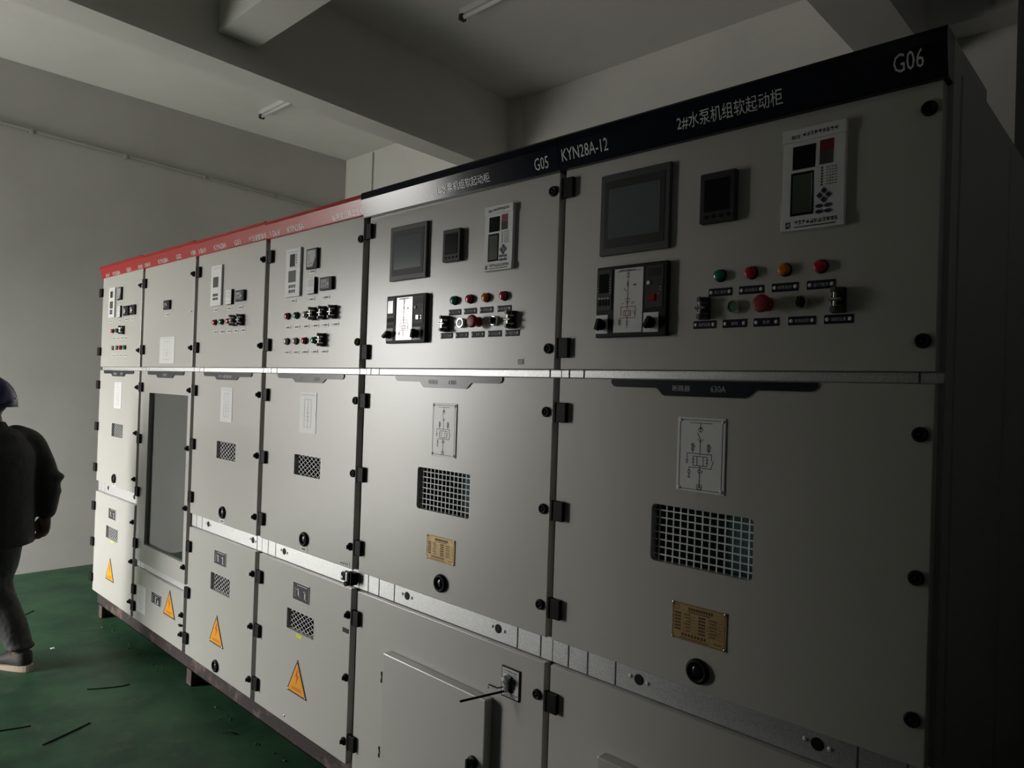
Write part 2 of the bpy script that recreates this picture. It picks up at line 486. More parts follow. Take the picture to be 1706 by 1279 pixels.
PLATE_N = MB().box(-0.031, 0.031, -0.0014, 0, -0.010, 0.010, 0.0004, 1).mesh('nameplate')
pm = MB()
for s in (-1, 1):
    pm.sphere((s * 0.024, -0.0018, 0), 0.0046, (1, 0.45, 1), 12, 8)
PLATE_N_SCREW = pm.mesh('screw')
# test link: insulated base, two chromed clamp posts with thumb nuts, bridging lever
tb = MB().box(-0.014, 0.016, -0.010, 0, -0.028, 0.028, 0.002)
tb.box(-0.010, 0.010, -0.024, -0.008, -0.010, 0.010, 0.002)
LINK_BASE = tb.mesh('test_link')
tb = MB()
tb.cyl((0, -0.008, 0), (0, -0.036, 0), 0.0042, n=12)
tb.cyl((0, -0.022, 0), (0, -0.034, 0), 0.0066, n=6)
tb.box(-0.013, 0.013, -0.022, -0.018, -0.006, 0.006, 0.001)
LINK_CLAMP = tb.mesh('clamp')
tb = MB().box(-0.0035, 0.0035, -0.028, -0.020, -0.018, 0.018, 0.001)
tb.cyl((-0.012, -0.027, 0), (0.012, -0.027, 0), 0.0042, n=12)
LINK_BAR = tb.mesh('bridging_bar')
SCREW = MB().lathe((0, 0, 0), (0, -1, 0), [(0.0058, 0), (0.0052, 0.002), (0.003, 0.0035), (0.0, 0.0038)], 12).mesh('screw')
RAIL_HOLE = MB().lathe((0, 0.001, 0), (0, -1, 0), [(0.0145, 0), (0.0145, 0.0022), (0.0125, 0.003), (0.0, 0.003)], 20).mesh('rail_hole')

def hinge(c, x, z):
    o = put('hinge', HINGE, 'black_metal', c, (x, 0, z)); put('hinge_pin', HINGE_PIN, 'steel', o, (x, 0, z)); return o
def lock(c, x, z, flat):
    return put('door_lock', LOCK_FLAT if flat else LOCK_KNOB, 'black_plastic', c, (x, 0, z), smooth=True)
def lamp(c, x, z, colour):
    o = put('indicator_lamp', LAMP_RING, 'black_plastic', c, (x, 0, z))
    put('lens', LENS[colour], 'lens_' + colour, o, (x, 0, z), smooth=True)
    o['label'] = colour + ' indicator lamp' if colour != 'clear' else 'clear unlit indicator lamp'
    return o
def plate_white(c, x, z):
    o = put('nameplate', PLATE_W, 'plate_white', c, (x, 0, z)); put('lettering', PLATE_W_MARK, 'ink_black', o, (x, 0, z)); return o
def plate_navy(c, x, z, s):
    o = put('nameplate', PLATE_N, 'label_navy', c, (x, 0, z))
    put('screw', PLATE_N_SCREW, 'white_plastic', o, (x, 0, z), smooth=True)
    w = 0.0082 * len(s) / 2
    build(MB().text(s, x - w, x + w, z - 0.0042, 0.0084, -0.0018), 'lettering', 'lettering_grey', o)
    return o
def test_link(c, x, z):
    o = put('test_link', LINK_BASE, 'dark_plastic', c, (x, 0, z)); put('clamp', LINK_CLAMP, 'dull_steel', o, (x, 0, z + .021)); put('clamp', LINK_CLAMP, 'dull_steel', o, (x, 0, z - .021)); put('bridging_bar', LINK_BAR, 'chrome', o, (x, 0, z)); return o
def port(c, x, z):
    o = put('viewing_port', PORT, 'black_plastic', c, (x, 0, z), smooth=True); put('port_glass', PORT_GLASS, 'screen_black', o, (x, 0, z), smooth=True); return o
def port_label(c, x, z):
    o = build(MB().box(x - .027, x + .027, -.0012, 0, z - .011, z + .011), 'port_label', 'paper', c)
    q = MB()
    for a in (-.014, -.004, .006): q.rect(x + a, x + a + .007, z - .004, z + .004, -.0016)
    build(q, 'lettering', 'ink_black', o)

def banner(c, x0, x1, z0, words):
    """dark drop-shaped plate under the upper rail"""
    w = x1 - x0; mid = (x0 + x1) / 2; zt = 1.6975; z1 = 1.677; zb_ = z0
    pts = [(x0, zt), (x0, z1 + .010), (x0 + .008, z1 + .002), (x0 + .018, z1)]
    pts += [(mid - .138, z1), (mid - .131, z1 - .003), (mid - .117, zb_ + .003), (mid - .109, zb_)]
    pts += [(mid + .109, zb_), (mid + .117, zb_ + .003), (mid + .131, z1 - .003), (mid + .138, z1)]
    pts += [(x1 - .018, z1), (x1 - .008, z1 + .002), (x1, z1 + .010), (x1, zt)]
    o = build(MB().prism(pts, -0.004, 0.0), 'banner', 'banner_dark', c)
    o['label'] = 'dark drop-shaped title plate'
    for s, a, b in words:
        build(MB().text(s, a, b, 1.6695, 0.0155, -0.0048), 'lettering', 'lettering_grey', o)

def mesh_grid(c, name, x0, x1, z0, z1, kind, y=0.014):
    q = MB()
    if kind == 'square':
        nx, nz = 14, 8
        for i in range(nx + 1):
            x = x0 - .004 + (x1 - x0 + .008) * i / nx
            q.box(x - .0016, x + .0016, y, y + .0025, z0 - .008, z1 + .008)
        for j in range(nz + 1):
            z = z0 - .003 + (z1 - z0 + .006) * j / nz
            q.box(x0 - .008, x1 + .008, y - .001, y + .0015, z - .0016, z + .0016)
    else:
        w, h = x1 - x0, z1 - z0
        pitch, slope = 0.034, 0.0215 / 0.034
        lines = []
        k = -10
        while k < 22:
            for s in (1, -1):
                xa = x0 + k * pitch
                za = z0 if s > 0 else z1
                xb = xa + h / slope; zb2 = za + s * h
                # clip to the opening
                ta = max(0, (x0 - .006 - xa) / (xb - xa)); tb_ = min(1, (x1 + .006 - xa) / (xb - xa))
                if tb_ > ta:
                    lines.append([(xa + (xb - xa) * ta, za + (zb2 - za) * ta), (xa + (xb - xa) * tb_, za + (zb2 - za) * tb_)])
            k += 1
        for (a, b) in lines:
            d = Vector((b[0] - a[0], 0, b[1] - a[1])); L = d.length; d /= L
            n_ = Vector((-d.z, 0, d.x)) * 0.0011
            A = Vector((a[0], 0, a[1])); B_ = Vector((b[0], 0, b[1]))
            Y0, Y1 = Vector((0, y, 0)), Vector((0, y + .0022, 0))
            q.hexa([A + n_ + Y0, A - n_ + Y0, A - n_ + Y1, A + n_ + Y1], [B_ + n_ + Y0, B_ - n_ + Y0, B_ - n_ + Y1, B_ + n_ + Y1])
    return build(q, name, 'mesh_white', c)

def warning_sign(c, x, z0, w=0.166, h=0.152):
    o = build(MB().prism([(x - w / 2, z0), (x + w / 2, z0), (x, z0 + h)], -0.002, 0), 'warning_sign', 'ink_black', c)
    o['label'] = 'yellow triangular high-voltage warning sign with black border'
    k = 0.86; zc_ = z0 + h / 3
    build(MB().prism([(x - w / 2 * k, zc_ + (z0 - zc_) * k), (x + w / 2 * k, zc_ + (z0 - zc_) * k), (x, zc_ + (z0 + h - zc_) * k)], -0.0026, -0.0018), 'sign_face', 'sign_yellow', o)
    bz = z0 + .048
    bolt = [(x + .003, bz + .062), (x - .013, bz + .028), (x + .001, bz + .033), (x - .006, bz - .006), (x + .013, bz + .036), (x - .001, bz + .031), (x + .006, bz + .060)]
    build(MB().prism(bolt, -0.0031, -0.0026), 'lightning_bolt', 'sign_red', o)
    build(MB().text('高压危险', x - .038, x + .038, z0 + .017, .014, -.0030), 'lettering', 'sign_red', o)
    q = MB()
    for a, b in ((x, z0 + h - .012), (x - w / 2 + .011, z0 + .006), (x + w / 2 - .011, z0 + .006)):
        q.sphere((a, -.0026, b), .0034, (1, .5, 1), 10, 6)
    build(q, 'rivet', 'chrome', o)

def mimic_plate(c, x0, x1, z0, z1, variant=0):
    """black plate with white pictograms"""
    o = build(MB().box(x0, x1, -.003, 0, z0, z1, .001), 'mimic_plate', 'frame_white', c)
    o['label'] = 'black interlock label with white symbols'
    w, h = x1 - x0, z1 - z0
    f = build(MB().box(x0 + .003, x1 - .003, -.0036, -.002, z0 + .0025, z1 - .0025), 'plate_face', 'ink_black', o)
    q = MB()
    X = lambda a: x0 + w * a
    Z = lambda a: z1 - h * a
    y = -.0041
    q.rect(X(.28), X(.88), Z(.15), Z(.12), y)
    if variant == 0:
        for cx_, r0, r1 in ((.36, .32, .76), (.76, .34, .84)):
            q.rect(X(cx_ - .03), X(cx_ + .03), Z(r1), Z(r0), y)
            q.rect(X(cx_ - .10), X(cx_ + .03), Z(r0 + .09), Z(r0 + .03), y)
            q.rect(X(cx_ - .03), X(cx_ + .09), Z(r1), Z(r1 - .06), y)
    else:
        q.rect(X(.44), X(.50), Z(.80), Z(.30), y); q.rect(X(.44), X(.66), Z(.36), Z(.30), y)
        q.rect(X(.68), X(.76), Z(.84), Z(.52), y); q.rect(X(.36), X(.78), Z(.87), Z(.83), y)
    for k in range(5):
        q.rect(X(.12), X(.20), Z(.32 + .11 * k + .02), Z(.32 + .11 * k), y)
    build(q, 'lettering', 'paper', o)
    return o

DIAGRAM = [[(.27, .073), (.73, .073)], [(.49, .073), (.49, .13)], [(.44, .17), (.49, .12), (.54, .17)], [(.45, .145), (.53, .145)], [(.49, .13), (.49, .19)], [(.46, .19), (.52, .19)],
           [(.43, .21), (.49, .29)], [(.44, .29), (.49, .33), (.54, .29)], [(.49, .30), (.49, .50)],
           [(.22, .485), (.73, .485)], [(.22, .485), (.22, .62)], [(.19, .58), (.25, .58)], [(.20, .61), (.24, .61)],
           [(.73, .485), (.73, .565)], [(.77, .565), (.73, .65)], [(.73, .65), (.73, .67)],
           [(.35, .52), (.64, .52), (.64, .645), (.35, .645), (.35, .52)], [(.43, .52), (.43, .645)], [(.56, .52), (.56, .645)],
           [(.33, .60), (.37, .60)], [(.33, .56), (.37, .56)], [(.62, .60), (.66, .60)], [(.62, .56), (.66, .56)],
           [(.49, .645), (.49, .90)], [(.27, .672), (.73, .672)], [(.27, .672), (.27, .71)], [(.25, .71), (.29, .71), (.29, .76), (.25, .76), (.25, .71)], [(.27, .76), (.27, .80)], [(.24, .80), (.30, .80)], [(.255, .815), (.285, .815)],
           [(.31, .36), (.36, .36), (.36, .44), (.31, .44), (.31, .36)], [(.335, .34), (.335, .47)], [(.64, .36), (.69, .36), (.69, .44), (.64, .44), (.64, .36)], [(.665, .34), (.665, .47)], [(.70, .39), (.72, .39)], [(.37, .39), (.39, .39)]]

def circle_line(cx_, cy_, r, n=14, asp=1.0):
    return [(cx_ + r * math.cos(2 * PI * i / n), cy_ + r * asp * math.sin(2 * PI * i / n)) for i in range(n + 1)]

def diagram_marks(q, x0, x1, z0, z1, lines, wdt, y):
    w, h = x1 - x0, z1 - z0
    q.strokes([[(x0 + w * a, z1 - h * b) for a, b in ln] for ln in lines], wdt, y)

def diagram_plate(c, x0, x1, z0, z1):
    o = build(MB().box(x0, x1, -.003, 0, z0, z1, .0012), 'diagram_plate', 'plate_white', c)
    o['label'] = 'white single-line diagram plate held by four screws'
    q = MB()
    asp = (x1 - x0) / (z1 - z0)
    lines = DIAGRAM + [circle_line(.49, .72, .035, asp=asp), circle_line(.49, .925, .055, asp=asp), [(.47, .94), (.48, .91), (.49, .93), (.50, .91), (.51, .94)],
                       [(.48, .79), (.50, .79)], [(.48, .85), (.50, .85)], [(.53, .72), (.56, .72)],
                       [(.09, .035), (.91, .035), (.94, .06), (.94, .94), (.91, .965), (.09, .965), (.06, .94), (.06, .06), (.09, .035)]]
    diagram_marks(q, x0, x1, z0, z1, lines, .0014, -.0034)
    build(q, 'lettering', 'ink_black', o)
    s = MB()
    for a in (x0 + .008, x1 - .008):
        for b_ in (z0 + .008, z1 - .008):
            s.sphere((a, -.003, b_), .0052, (1, .5, 1), 12, 8)
    build(s, 'screw', 'white_plastic', o, smooth=True)

def diagram_paper(c, x0, x1, z0, z1, y=-.0015):
    o = build(MB().box(x0, x1, y, 0, z0, z1), 'diagram_label', 'plate_white', c)
    o['label'] = 'white paper diagram label'
    q = MB()
    diagram_marks(q, x0, x1, z0, z1, [[(.12, .06), (.88, .06)], [(.30, .17), (.70, .17)], [(.30, .17), (.30, .85), (.70, .85), (.70, .17)], [(.50, .17), (.50, .85)], [(.42, .50), (.58, .50)], [(.38, .60), (.62, .60)], [(.40, .68), (.60, .68)]], .0018, y - .0005)
    build(q, 'lettering', 'lettering_grey', o)

def name_rating_plate(c, x0, x1, z0, z1):
    o = build(MB().box(x0, x1, -.0025, 0, z0, z1, .0008), 'rating_plate', 'brass_plate', c)
    o['label'] = 'brass rating plate with dark print'
    w, h = x1 - x0, z1 - z0
    q = MB(); y = -.0029
    R = lambda a, b, cc, d: q.rect(x0 + w * a, x0 + w * cc, z1 - h * d, z1 - h * b, y)
    for k in range(10): R(.31 + .046 * k, .09, .31 + .046 * k + .034, .17)
    R(.30, .20, .72, .225)
    for k in range(6):
        b_ = .27 + .085 * k
        R(.06, b_, .18, b_ + .05); R(.21, b_ + .045, .46, b_ + .055); R(.50, b_, .63, b_ + .05); R(.66, b_ + .045, .94, b_ + .055)
        R(.24 + .02 * (k % 3), b_ + .005, .36, b_ + .03); R(.70, b_ + .005, .84 - .02 * (k % 2), b_ + .03)
    for k in range(8): R(.20 + .058 * k, .80, .20 + .058 * k + .038, .88)
    R(.16, .92, .70, .94); R(.78, .86, .92, .885)
    q.strokes([[(x0 + w * a, z1 - h * b) for a, b in [(.03, .03), (.97, .03), (.97, .97), (.03, .97), (.03, .03)]]], .0011, y)
    q.strokes([[(x0 + w * a, z1 - h * b) for a, b in circle_line(.10, .13, .045, asp=w / h)]], .0012, y)
    build(q, 'lettering', 'brass_ink', o)
    s = MB()
    for a in (x0 + .004, x1 - .004):
        for b_ in (z0 + .004, z1 - .004):
            s.sphere((a, -.0025, b_), .0036, (1, .6, 1), 10, 6)
    build(s, 'screw', 'chrome', o, smooth=True)

def glyph_row(q, x0, x1, z, h, n, y, seed=0):
    """tiny unreadable print: n blocky signs"""
    r = random.Random(seed)
    w = (x1 - x0) / n
    for k in range(n):
        a = x0 + w * k + w * .12; b_ = x0 + w * (k + 1) - w * .12
        for _ in range(3):
            zz = z + h * r.random() * .8
            q.rect(a, b_, zz, zz + h * .16, y)
        xx = a + (b_ - a) * (.2 + .6 * r.random())
        q.rect(xx - w * .08, xx + w * .08, z, z + h, y)

def rail(c, X0, X1, z0, z1, seams, name):
    q = MB(); xs = [X0] + seams + [X1]
    for a, b in zip(xs, xs[1:]):
        q.box(a + (.0025 if a != X0 else .001), b - (.0025 if b != X1 else .001), 0.021, 0.028, z0, z1, .0006, 1)
    return build(q, name, 'galvanised', c)

def fascia(c, X0, X1, material, prof, words, y_face, tilt, lift=0.0):
    prof = [(y_, z_ + (lift if z_ > 2.38 or y_ < .02 else lift * .5)) for y_, z_ in prof]
    o = build(MB().prism_x(prof, X0 + .0008, X1 - .0008), 'fascia', material, c)
    for s, a, b, z, h in words:
        z_ = z; yy = y_face[0] - (z_ - y_face[1] - lift) * math.tan(tilt) - .0012
        build(MB().text(s, a, b, z_, h, yy, tilt), 'lettering', 'lettering_white', o)
    return o

def carcass(c, X0, X1, inner, partition=0.32, depth=1.5, metering=False):
    q = MB()
    t_ = .003
    g_ = .0008
    X0 += g_; X1 -= g_
    q.box(X0, X0 + t_, .030, depth, Z_LOW0, 2.372)
    q.box(X1 - t_, X1, .030, depth, Z_LOW0, 2.372)
    q.box(X0 + t_, X1 - t_, depth - t_, depth, Z_LOW0, 2.372)
    q.box(X0, X1, .35, depth, 2.372, 2.376)
    q.box(X0 + t_, X1 - t_, .030, depth - t_, Z_LOW0, Z_LOW0 + t_)
    # instrument compartment rises above the main roof
    q.box(X0, X1, .030, .350, 2.372, 2.404, .002)
    for z in ((1.711, .502) if metering else (1.711, .890)):
        q.box(X0 + .030, X1 - .030, .029, .060, z - .05, z + .05)
    q.box(X0 + .030, X1 - .030, .029, .060, 2.29, 2.372)
    q.box(X0 + .030, X1 - .030, .029, .060, Z_LOW0 + t_, Z_LOW0 + .04)
    o = build(q, 'carcass', 'carcass_paint', c)
    for a, b in ((X0 + t_, X0 + .032), (X1 - .032, X1 - t_)):
        p_ = build(MB().box(a, b, .0275, .060, Z_LOW0 + t_, 2.372), 'corner_post', 'carcass_paint' if b > 5.1 else 'post_paint', c)
        if b < 5.1: p_['label'] = 'dark grey front corner post'
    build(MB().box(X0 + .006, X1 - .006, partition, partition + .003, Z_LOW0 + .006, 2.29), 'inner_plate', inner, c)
    return o

TILT = math.radians(14)
RED_PROF = [(.026, 2.322), (-.0046, 2.326), (-.0046, 2.329), (-.0200, 2.3885), (-.0185, 2.3905), (-.0185, 2.3945), (-.0215, 2.3955), (-.0215, 2.4005), (-.0190, 2.4050), (.030, 2.4060), (.030, 2.376), (.026, 2.376)]
NAVY_PROF = [(.026, 2.310), (-.0150, 2.312), (-.0170, 2.3155), (-.0330, 2.3800), (-.0335, 2.4020), (-.0315, 2.4070), (.030, 2.4070), (.030, 2.376), (.026, 2.376)]
def ft(x): return CX + (x - CX) * 1.0243      # drawing read 50 mm in front of the doors, brought back to the fascia

CABS = []
LABELS = [
    'grey switchgear cabinet at the far end beside the wall, red fascia lettered G01',
    'grey metering cabinet with a tall glass door, red fascia lettered G02',
    'grey switchgear cabinet right of the glass-doored one, red fascia lettered G03',
    'grey switchgear cabinet at the end of the red fascia, beside the dark fascia',
    'wide grey starter cabinet under a dark fascia lettered G05, black rod in its lower door',
    'wide grey starter cabinet nearest the camera, dark fascia lettered G06, in deep shade',
]
for i in range(6):
    X0, X1 = EDGE[i], EDGE[i + 1]
    wide = i >= 4
    c = root('switchgear_cabinet', (X0, 0, 0), LABELS[i], 'electrical cabinet', 'row of switchgear cabinets', draw=(X0, 0, -DZ))
    CABS.append(c)
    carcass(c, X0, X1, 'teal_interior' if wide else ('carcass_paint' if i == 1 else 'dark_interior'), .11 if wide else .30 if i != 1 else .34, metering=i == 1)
    a, b = X0 + (.022 if i == 4 else .0115 if wide else .020), X1 - (.0115 if wide else .021)
    # ---- doors
    build(door_mesh(a, b, Z_UP0, Z_TOP + (.018, .013, .007, .002, 0, 0)[i]), 'instrument_door', 'cabinet_paint', c)
    zl_top, zm0 = Z_LOW1, Z_MID0
    if i == 1:
        zl_top, zm0 = .478, .526
        d = build(door_mesh(a, b, zm0, Z_MID1, (.962, 1.540, .640, 1.566)), 'glass_door', 'cabinet_paint', c)
        build(MB().box(.955, 1.547, .016, .021, .633, 1.573), 'pane', 'glass_pane', d)
        build(door_mesh(a, b, Z_LOW0, zl_top), 'cable_door', 'cabinet_paint', c)
    else:
        vx = (3.578, 3.856) if i == 4 else (4.552, 4.832) if i == 5 else ((.315, .530) if i == 0 else (1.935, 2.150) if i == 2 else (2.718, 2.932))
        vz = (1.225, 1.373) if wide else (1.255, 1.344)
        vx = (vx[0] - (.013 if wide else .012), vx[1] - (.013 if wide else .012))
        build(door_mesh(a, b, zm0, Z_MID1, (*vx, *vz)), 'breaker_door', 'cabinet_paint', c)
        mesh_grid(c, 'vent_mesh', *vx, *vz, 'square' if wide else 'diamond')
        if wide:
            build(door_mesh(a, b, Z_LOW0, zl_top), 'cable_door', 'cabinet_paint', c)
        else:
            wx = ((.265, .495), (0, 0), (1.908, 2.128), (2.690, 2.914))[i]
            wz = (.568, .650) if i == 0 else (.576, .665)
            build(door_mesh(a, b, Z_LOW0, zl_top, (*wx, *wz)), 'cable_door', 'cabinet_paint', c)
            mesh_grid(c, 'vent_mesh', *wx, *wz, 'diamond')
    # ---- rails
    rail(c, X0, X1, 1.7005, 1.7225, [X0 + .030, X0 + .085, X1 - .045], 'upper_rail')
    if i == 1:
        rail(c, X0, X1, .480, .524, [X0 + .061, X1 - .047], 'lower_rail')
    else:
        rail(c, X0, X1, .854, .925, [X0 + .061, X0 + .131, X0 + .227, X1 - .143, X1 - .047] if wide else [X0 + .061, X0 + .131, X1 - .047], 'lower_rail')
        for hx in ((X0 + .303, X0 + .772) if wide else (X0 + .21, X0 + .71)):
            put('rail_hole', RAIL_HOLE, 'black_plastic', c, (hx, .021, .893))
            for s in (-1, 1):
                put('screw', SCREW.copy(), 'zinc_screw', c, (hx + s * .027, .021, .893 - s * .002))
    # ---- hinges and locks
    if wide:
        hz = [2.258, 1.787, 1.597, 1.308, 1.022, .748, .262]; lz = [2.259, 1.786, 1.596, 1.306, 1.020, .752, .262]
    elif i == 1:
        hz = [2.243, 1.830, 1.598, 1.277, .948, .628, .342, .240]; lz = [2.240, 1.831, 1.596, 1.275, .945, .620, .357, .251]
    else:
        hz = [2.242, 1.830, 1.597, 1.306, 1.018, .748, .497, .250]; lz = [2.238, 1.828, 1.595, 1.306, 1.016, .746, .499, .248]
    for z in hz: hinge(c, X0 + (.0045 if wide else -.012 if i == 0 else .017), z)
    for z in lz: lock(c, X1 - .036, z, wide or i == 3 and z > 1.2)
    # ---- title banner
    if wide:
        s0, s1 = (3.421, 3.977) if i == 4 else (4.400, 4.958)
        m_ = s0 + .193
        banner(c, s0, s1, 1.657, [('断路器', m_, m_ + .050), ('630A', m_ + .107, m_ + .147)])
    else:
        s0 = (.110, .930, 1.742, 2.539)[i]; s1 = s0 + (.578, .550, .545, .540)[i]
        mid = (s0 + s1) / 2
        banner(c, s0, s1, 1.660, [[('断路器', mid - .085, mid - .025), ('630A', mid + .04, mid + .09)], [('计量柜', mid - .035, mid + .030)], [('PT+避雷器', mid - .085, mid + .06)], [('断路器', mid - .085, mid - .025), ('630A', mid + .04, mid + .09)]][i])
    # ---- fascia
    if wide:
        if i == 4:
            words = [('1#水泵机组软起动柜', ft(3.692), ft(3.949), 2.329, .030), ('G05', ft(4.139), ft(4.193), 2.326, .036)]
        else:
            words = [('KYN28A-12', ft(4.245), ft(4.406), 2.333, .035), ('2#水泵机组软起动柜', ft(4.618), ft(4.885), 2.336, .037), ('G06', ft(5.112), ft(5.167), 2.339, .037)]
        fascia(c, X0, X1, 'navy_paint', NAVY_PROF, words, (-.017, 2.3155), TILT)
    else:
        words = [
            [('kV', .10, .17, 2.345, .024), ('KYN28A', ft(.361), ft(.501), 2.345, .024), ('G01', ft(.625), ft(.701), 2.345, .026), ('进线柜', ft(.827), ft(.905), 2.345, .025)],
            [('10kV', ft(.948), ft(1.037), 2.345, .025), ('KYN28A', ft(1.161), ft(1.306), 2.344, .025), ('G02', ft(1.427), ft(1.495), 2.344, .026), ('计量柜', ft(1.624), ft(1.71), 2.344, .026)],
            [('10kV', ft(1.733), ft(1.823), 2.342, .026), ('KYN28A', ft(1.917), ft(2.056), 2.340, .026), ('G03', ft(2.148), ft(2.213), 2.338, .026), ('PT及避雷器柜', ft(2.300), ft(2.483), 2.336, .027)],
            [('10kV', ft(2.511), ft(2.599), 2.334, .028), ('KYN28A', ft(2.663), ft(2.80), 2.334, .028), ('站用变压器出线柜', ft(3.024), ft(3.243), 2.336, .026)],
        ][i]
        words = [(s, max(a_, X0 + .004), min(b_, X1 - .004), z, h) for s, a_, b_, z, h in words]
        fascia(c, X0, X1, 'red_paint', RED_PROF, words, (-.0046, 2.329), TILT, (.019, .014, .008, .003)[i])

# ------------------------------------------------------------------ instruments
def inst(c, name, x0, x1, z0, z1, p, material, bev=.002, label=None):
    """housing standing p proud of the door; returns object and its true front rectangle"""
    a, b, lo, hi = px(x0, p), x1, pz(z0, p), pz(z1, p)
    o = build(MB().box(a, b, -p, 0, lo, hi, bev), name, material, c)
    if label: o['label'] = label
    return o, (a, b, lo, hi, -p)

def sub_rect(o, R, u0, v0, u1, v1, name, material, rise=.0008):
    a, b, lo, hi, y = R
    w, h = b - a, hi - lo
    return build(MB().box(a + w * u0, a + w * u1, y - rise, y + .0015, hi - h * v1, hi - h * v0, min(.0004, rise * .4), 1), name, material, o)

def RX(R, u): return R[0] + (R[1] - R[0]) * u
def RZ(R, v): return R[3] - (R[3] - R[2]) * v

def hmi(c, x0, x1, z0, z1, lbl):
    o, R = inst(c, 'touch_screen', x0, x1, z0, z1, .012, 'hmi_plastic', .003, lbl)
    sub_rect(o, R, .07, .09, .93, .91, 'bezel', 'dark_plastic', .0010)
    sub_rect(o, R, .13, .19, .87, .80, 'screen', 'screen_grey', .0016)

def power_meter(c, x0, x1, z0, z1):
    o, R = inst(c, 'power_meter', x0, x1, z0, z1, .019, 'dark_plastic', .003, 'square black digital power meter')
    sub_rect(o, R, .14, .14, .86, .78, 'screen', 'screen_black', .0012)
    q = MB()
    for k in range(4):
        q.cyl((RX(R, .2 + .2 * k), R[4], RZ(R, .88)), (RX(R, .2 + .2 * k), R[4] - .0025, RZ(R, .88)), .0042, n=12)
    build(q, 'button', 'black_plastic', o)

def motor_relay(c, x0, x1, z0, z1):
    """white protection relay with two displays, LED window and keypad"""
    o, R = inst(c, 'protection_relay', x0, x1, z0, z1, .012, 'white_plastic', .0015, 'white protection relay with dark displays and blue keypad')
    y = R[4]
    build(MB().box(R[0] - .001, R[1] + .001, y - .003, y, RZ(R, .125), RZ(R, 0), .0008, 1), 'title_strip', 'white_plastic', o)
    build(MB().box(R[0] - .001, R[1] + .001, y - .003, y, RZ(R, 1), RZ(R, .89), .0008, 1), 'title_strip', 'white_plastic', o)
    sub_rect(o, R, .16, .17, .54, .40, 'display', 'screen_black')
    sub_rect(o, R, .14, .43, .52, .855, 'screen', 'screen_black', .0008)
    sub_rect(o, R, .175, .455, .485, .83, 'screen_face', 'screen_green', .0012)
    sub_rect(o, R, .595, .155, .815, .27, 'led_window', 'ink_red')
    w = sub_rect(o, R, .595, .27, .815, .39, 'led_window', 'screen_green'); w['label'] = 'olive green led window'
    q = MB()
    for k in range(7):
        q.disc(RX(R, .64), RZ(R, .425 + .027 * k), .0022, .0022, y - .0006, 8)
        glyph_row(q, RX(R, .70), RX(R, .88), RZ(R, .432 + .027 * k), .003, 4, y - .0006, k)
    q.text('RDS', RX(R, .15), RX(R, .28), RZ(R, .098), .0085, y - .0036, 0, .02)
    glyph_row(q, RX(R, .32), RX(R, .88), RZ(R, .085), .0085, 9, y - .0036, 3)
    glyph_row(q, RX(R, .22), RX(R, .92), RZ(R, .945), .009, 11, y - .0036, 5)
    q.rect(RX(R, .22), RX(R, .88), RZ(R, .975), RZ(R, .965), y - .0036)
    q.rect(RX(R, .08), RX(R, .16), RZ(R, .975), RZ(R, .915), y - .0034)
    build(q, 'lettering', 'ink_black', o)
    q = MB().strokes([[(RX(R, .10), RZ(R, .955)), (RX(R, .115), RZ(R, .93)), (RX(R, .14), RZ(R, .93)), (RX(R, .135), RZ(R, .945)), (RX(R, .11), RZ(R, .945))], [(RX(R, .125), RZ(R, .945)), (RX(R, .145), RZ(R, .965))]], .0012, y - .0038)
    build(q, 'emblem', 'white_plastic', o)
    for (u, v, kx, kz) in ((.68, .645, 1, 1), (.68, .735, 1, 1), (.61, .69, 1, 1), (.75, .69, 1, 1)):
        s = .0066
        cx_, cz_ = RX(R, u), RZ(R, v)
        build(MB().prism([(cx_ - s, cz_), (cx_, cz_ - s), (cx_ + s, cz_), (cx_, cz_ + s)], y - .002, y), 'key', 'key_blue', o)
    for (u, v) in ((.61, .79), (.75, .79), (.61, .845), (.75, .845)):
        build(MB().prism([(RX(R, u) + .0078 * math.cos(2 * PI * k / 16), RZ(R, v) + .0042 * math.sin(2 * PI * k / 16)) for k in range(16)], y - .002, y), 'key', 'key_blue', o)

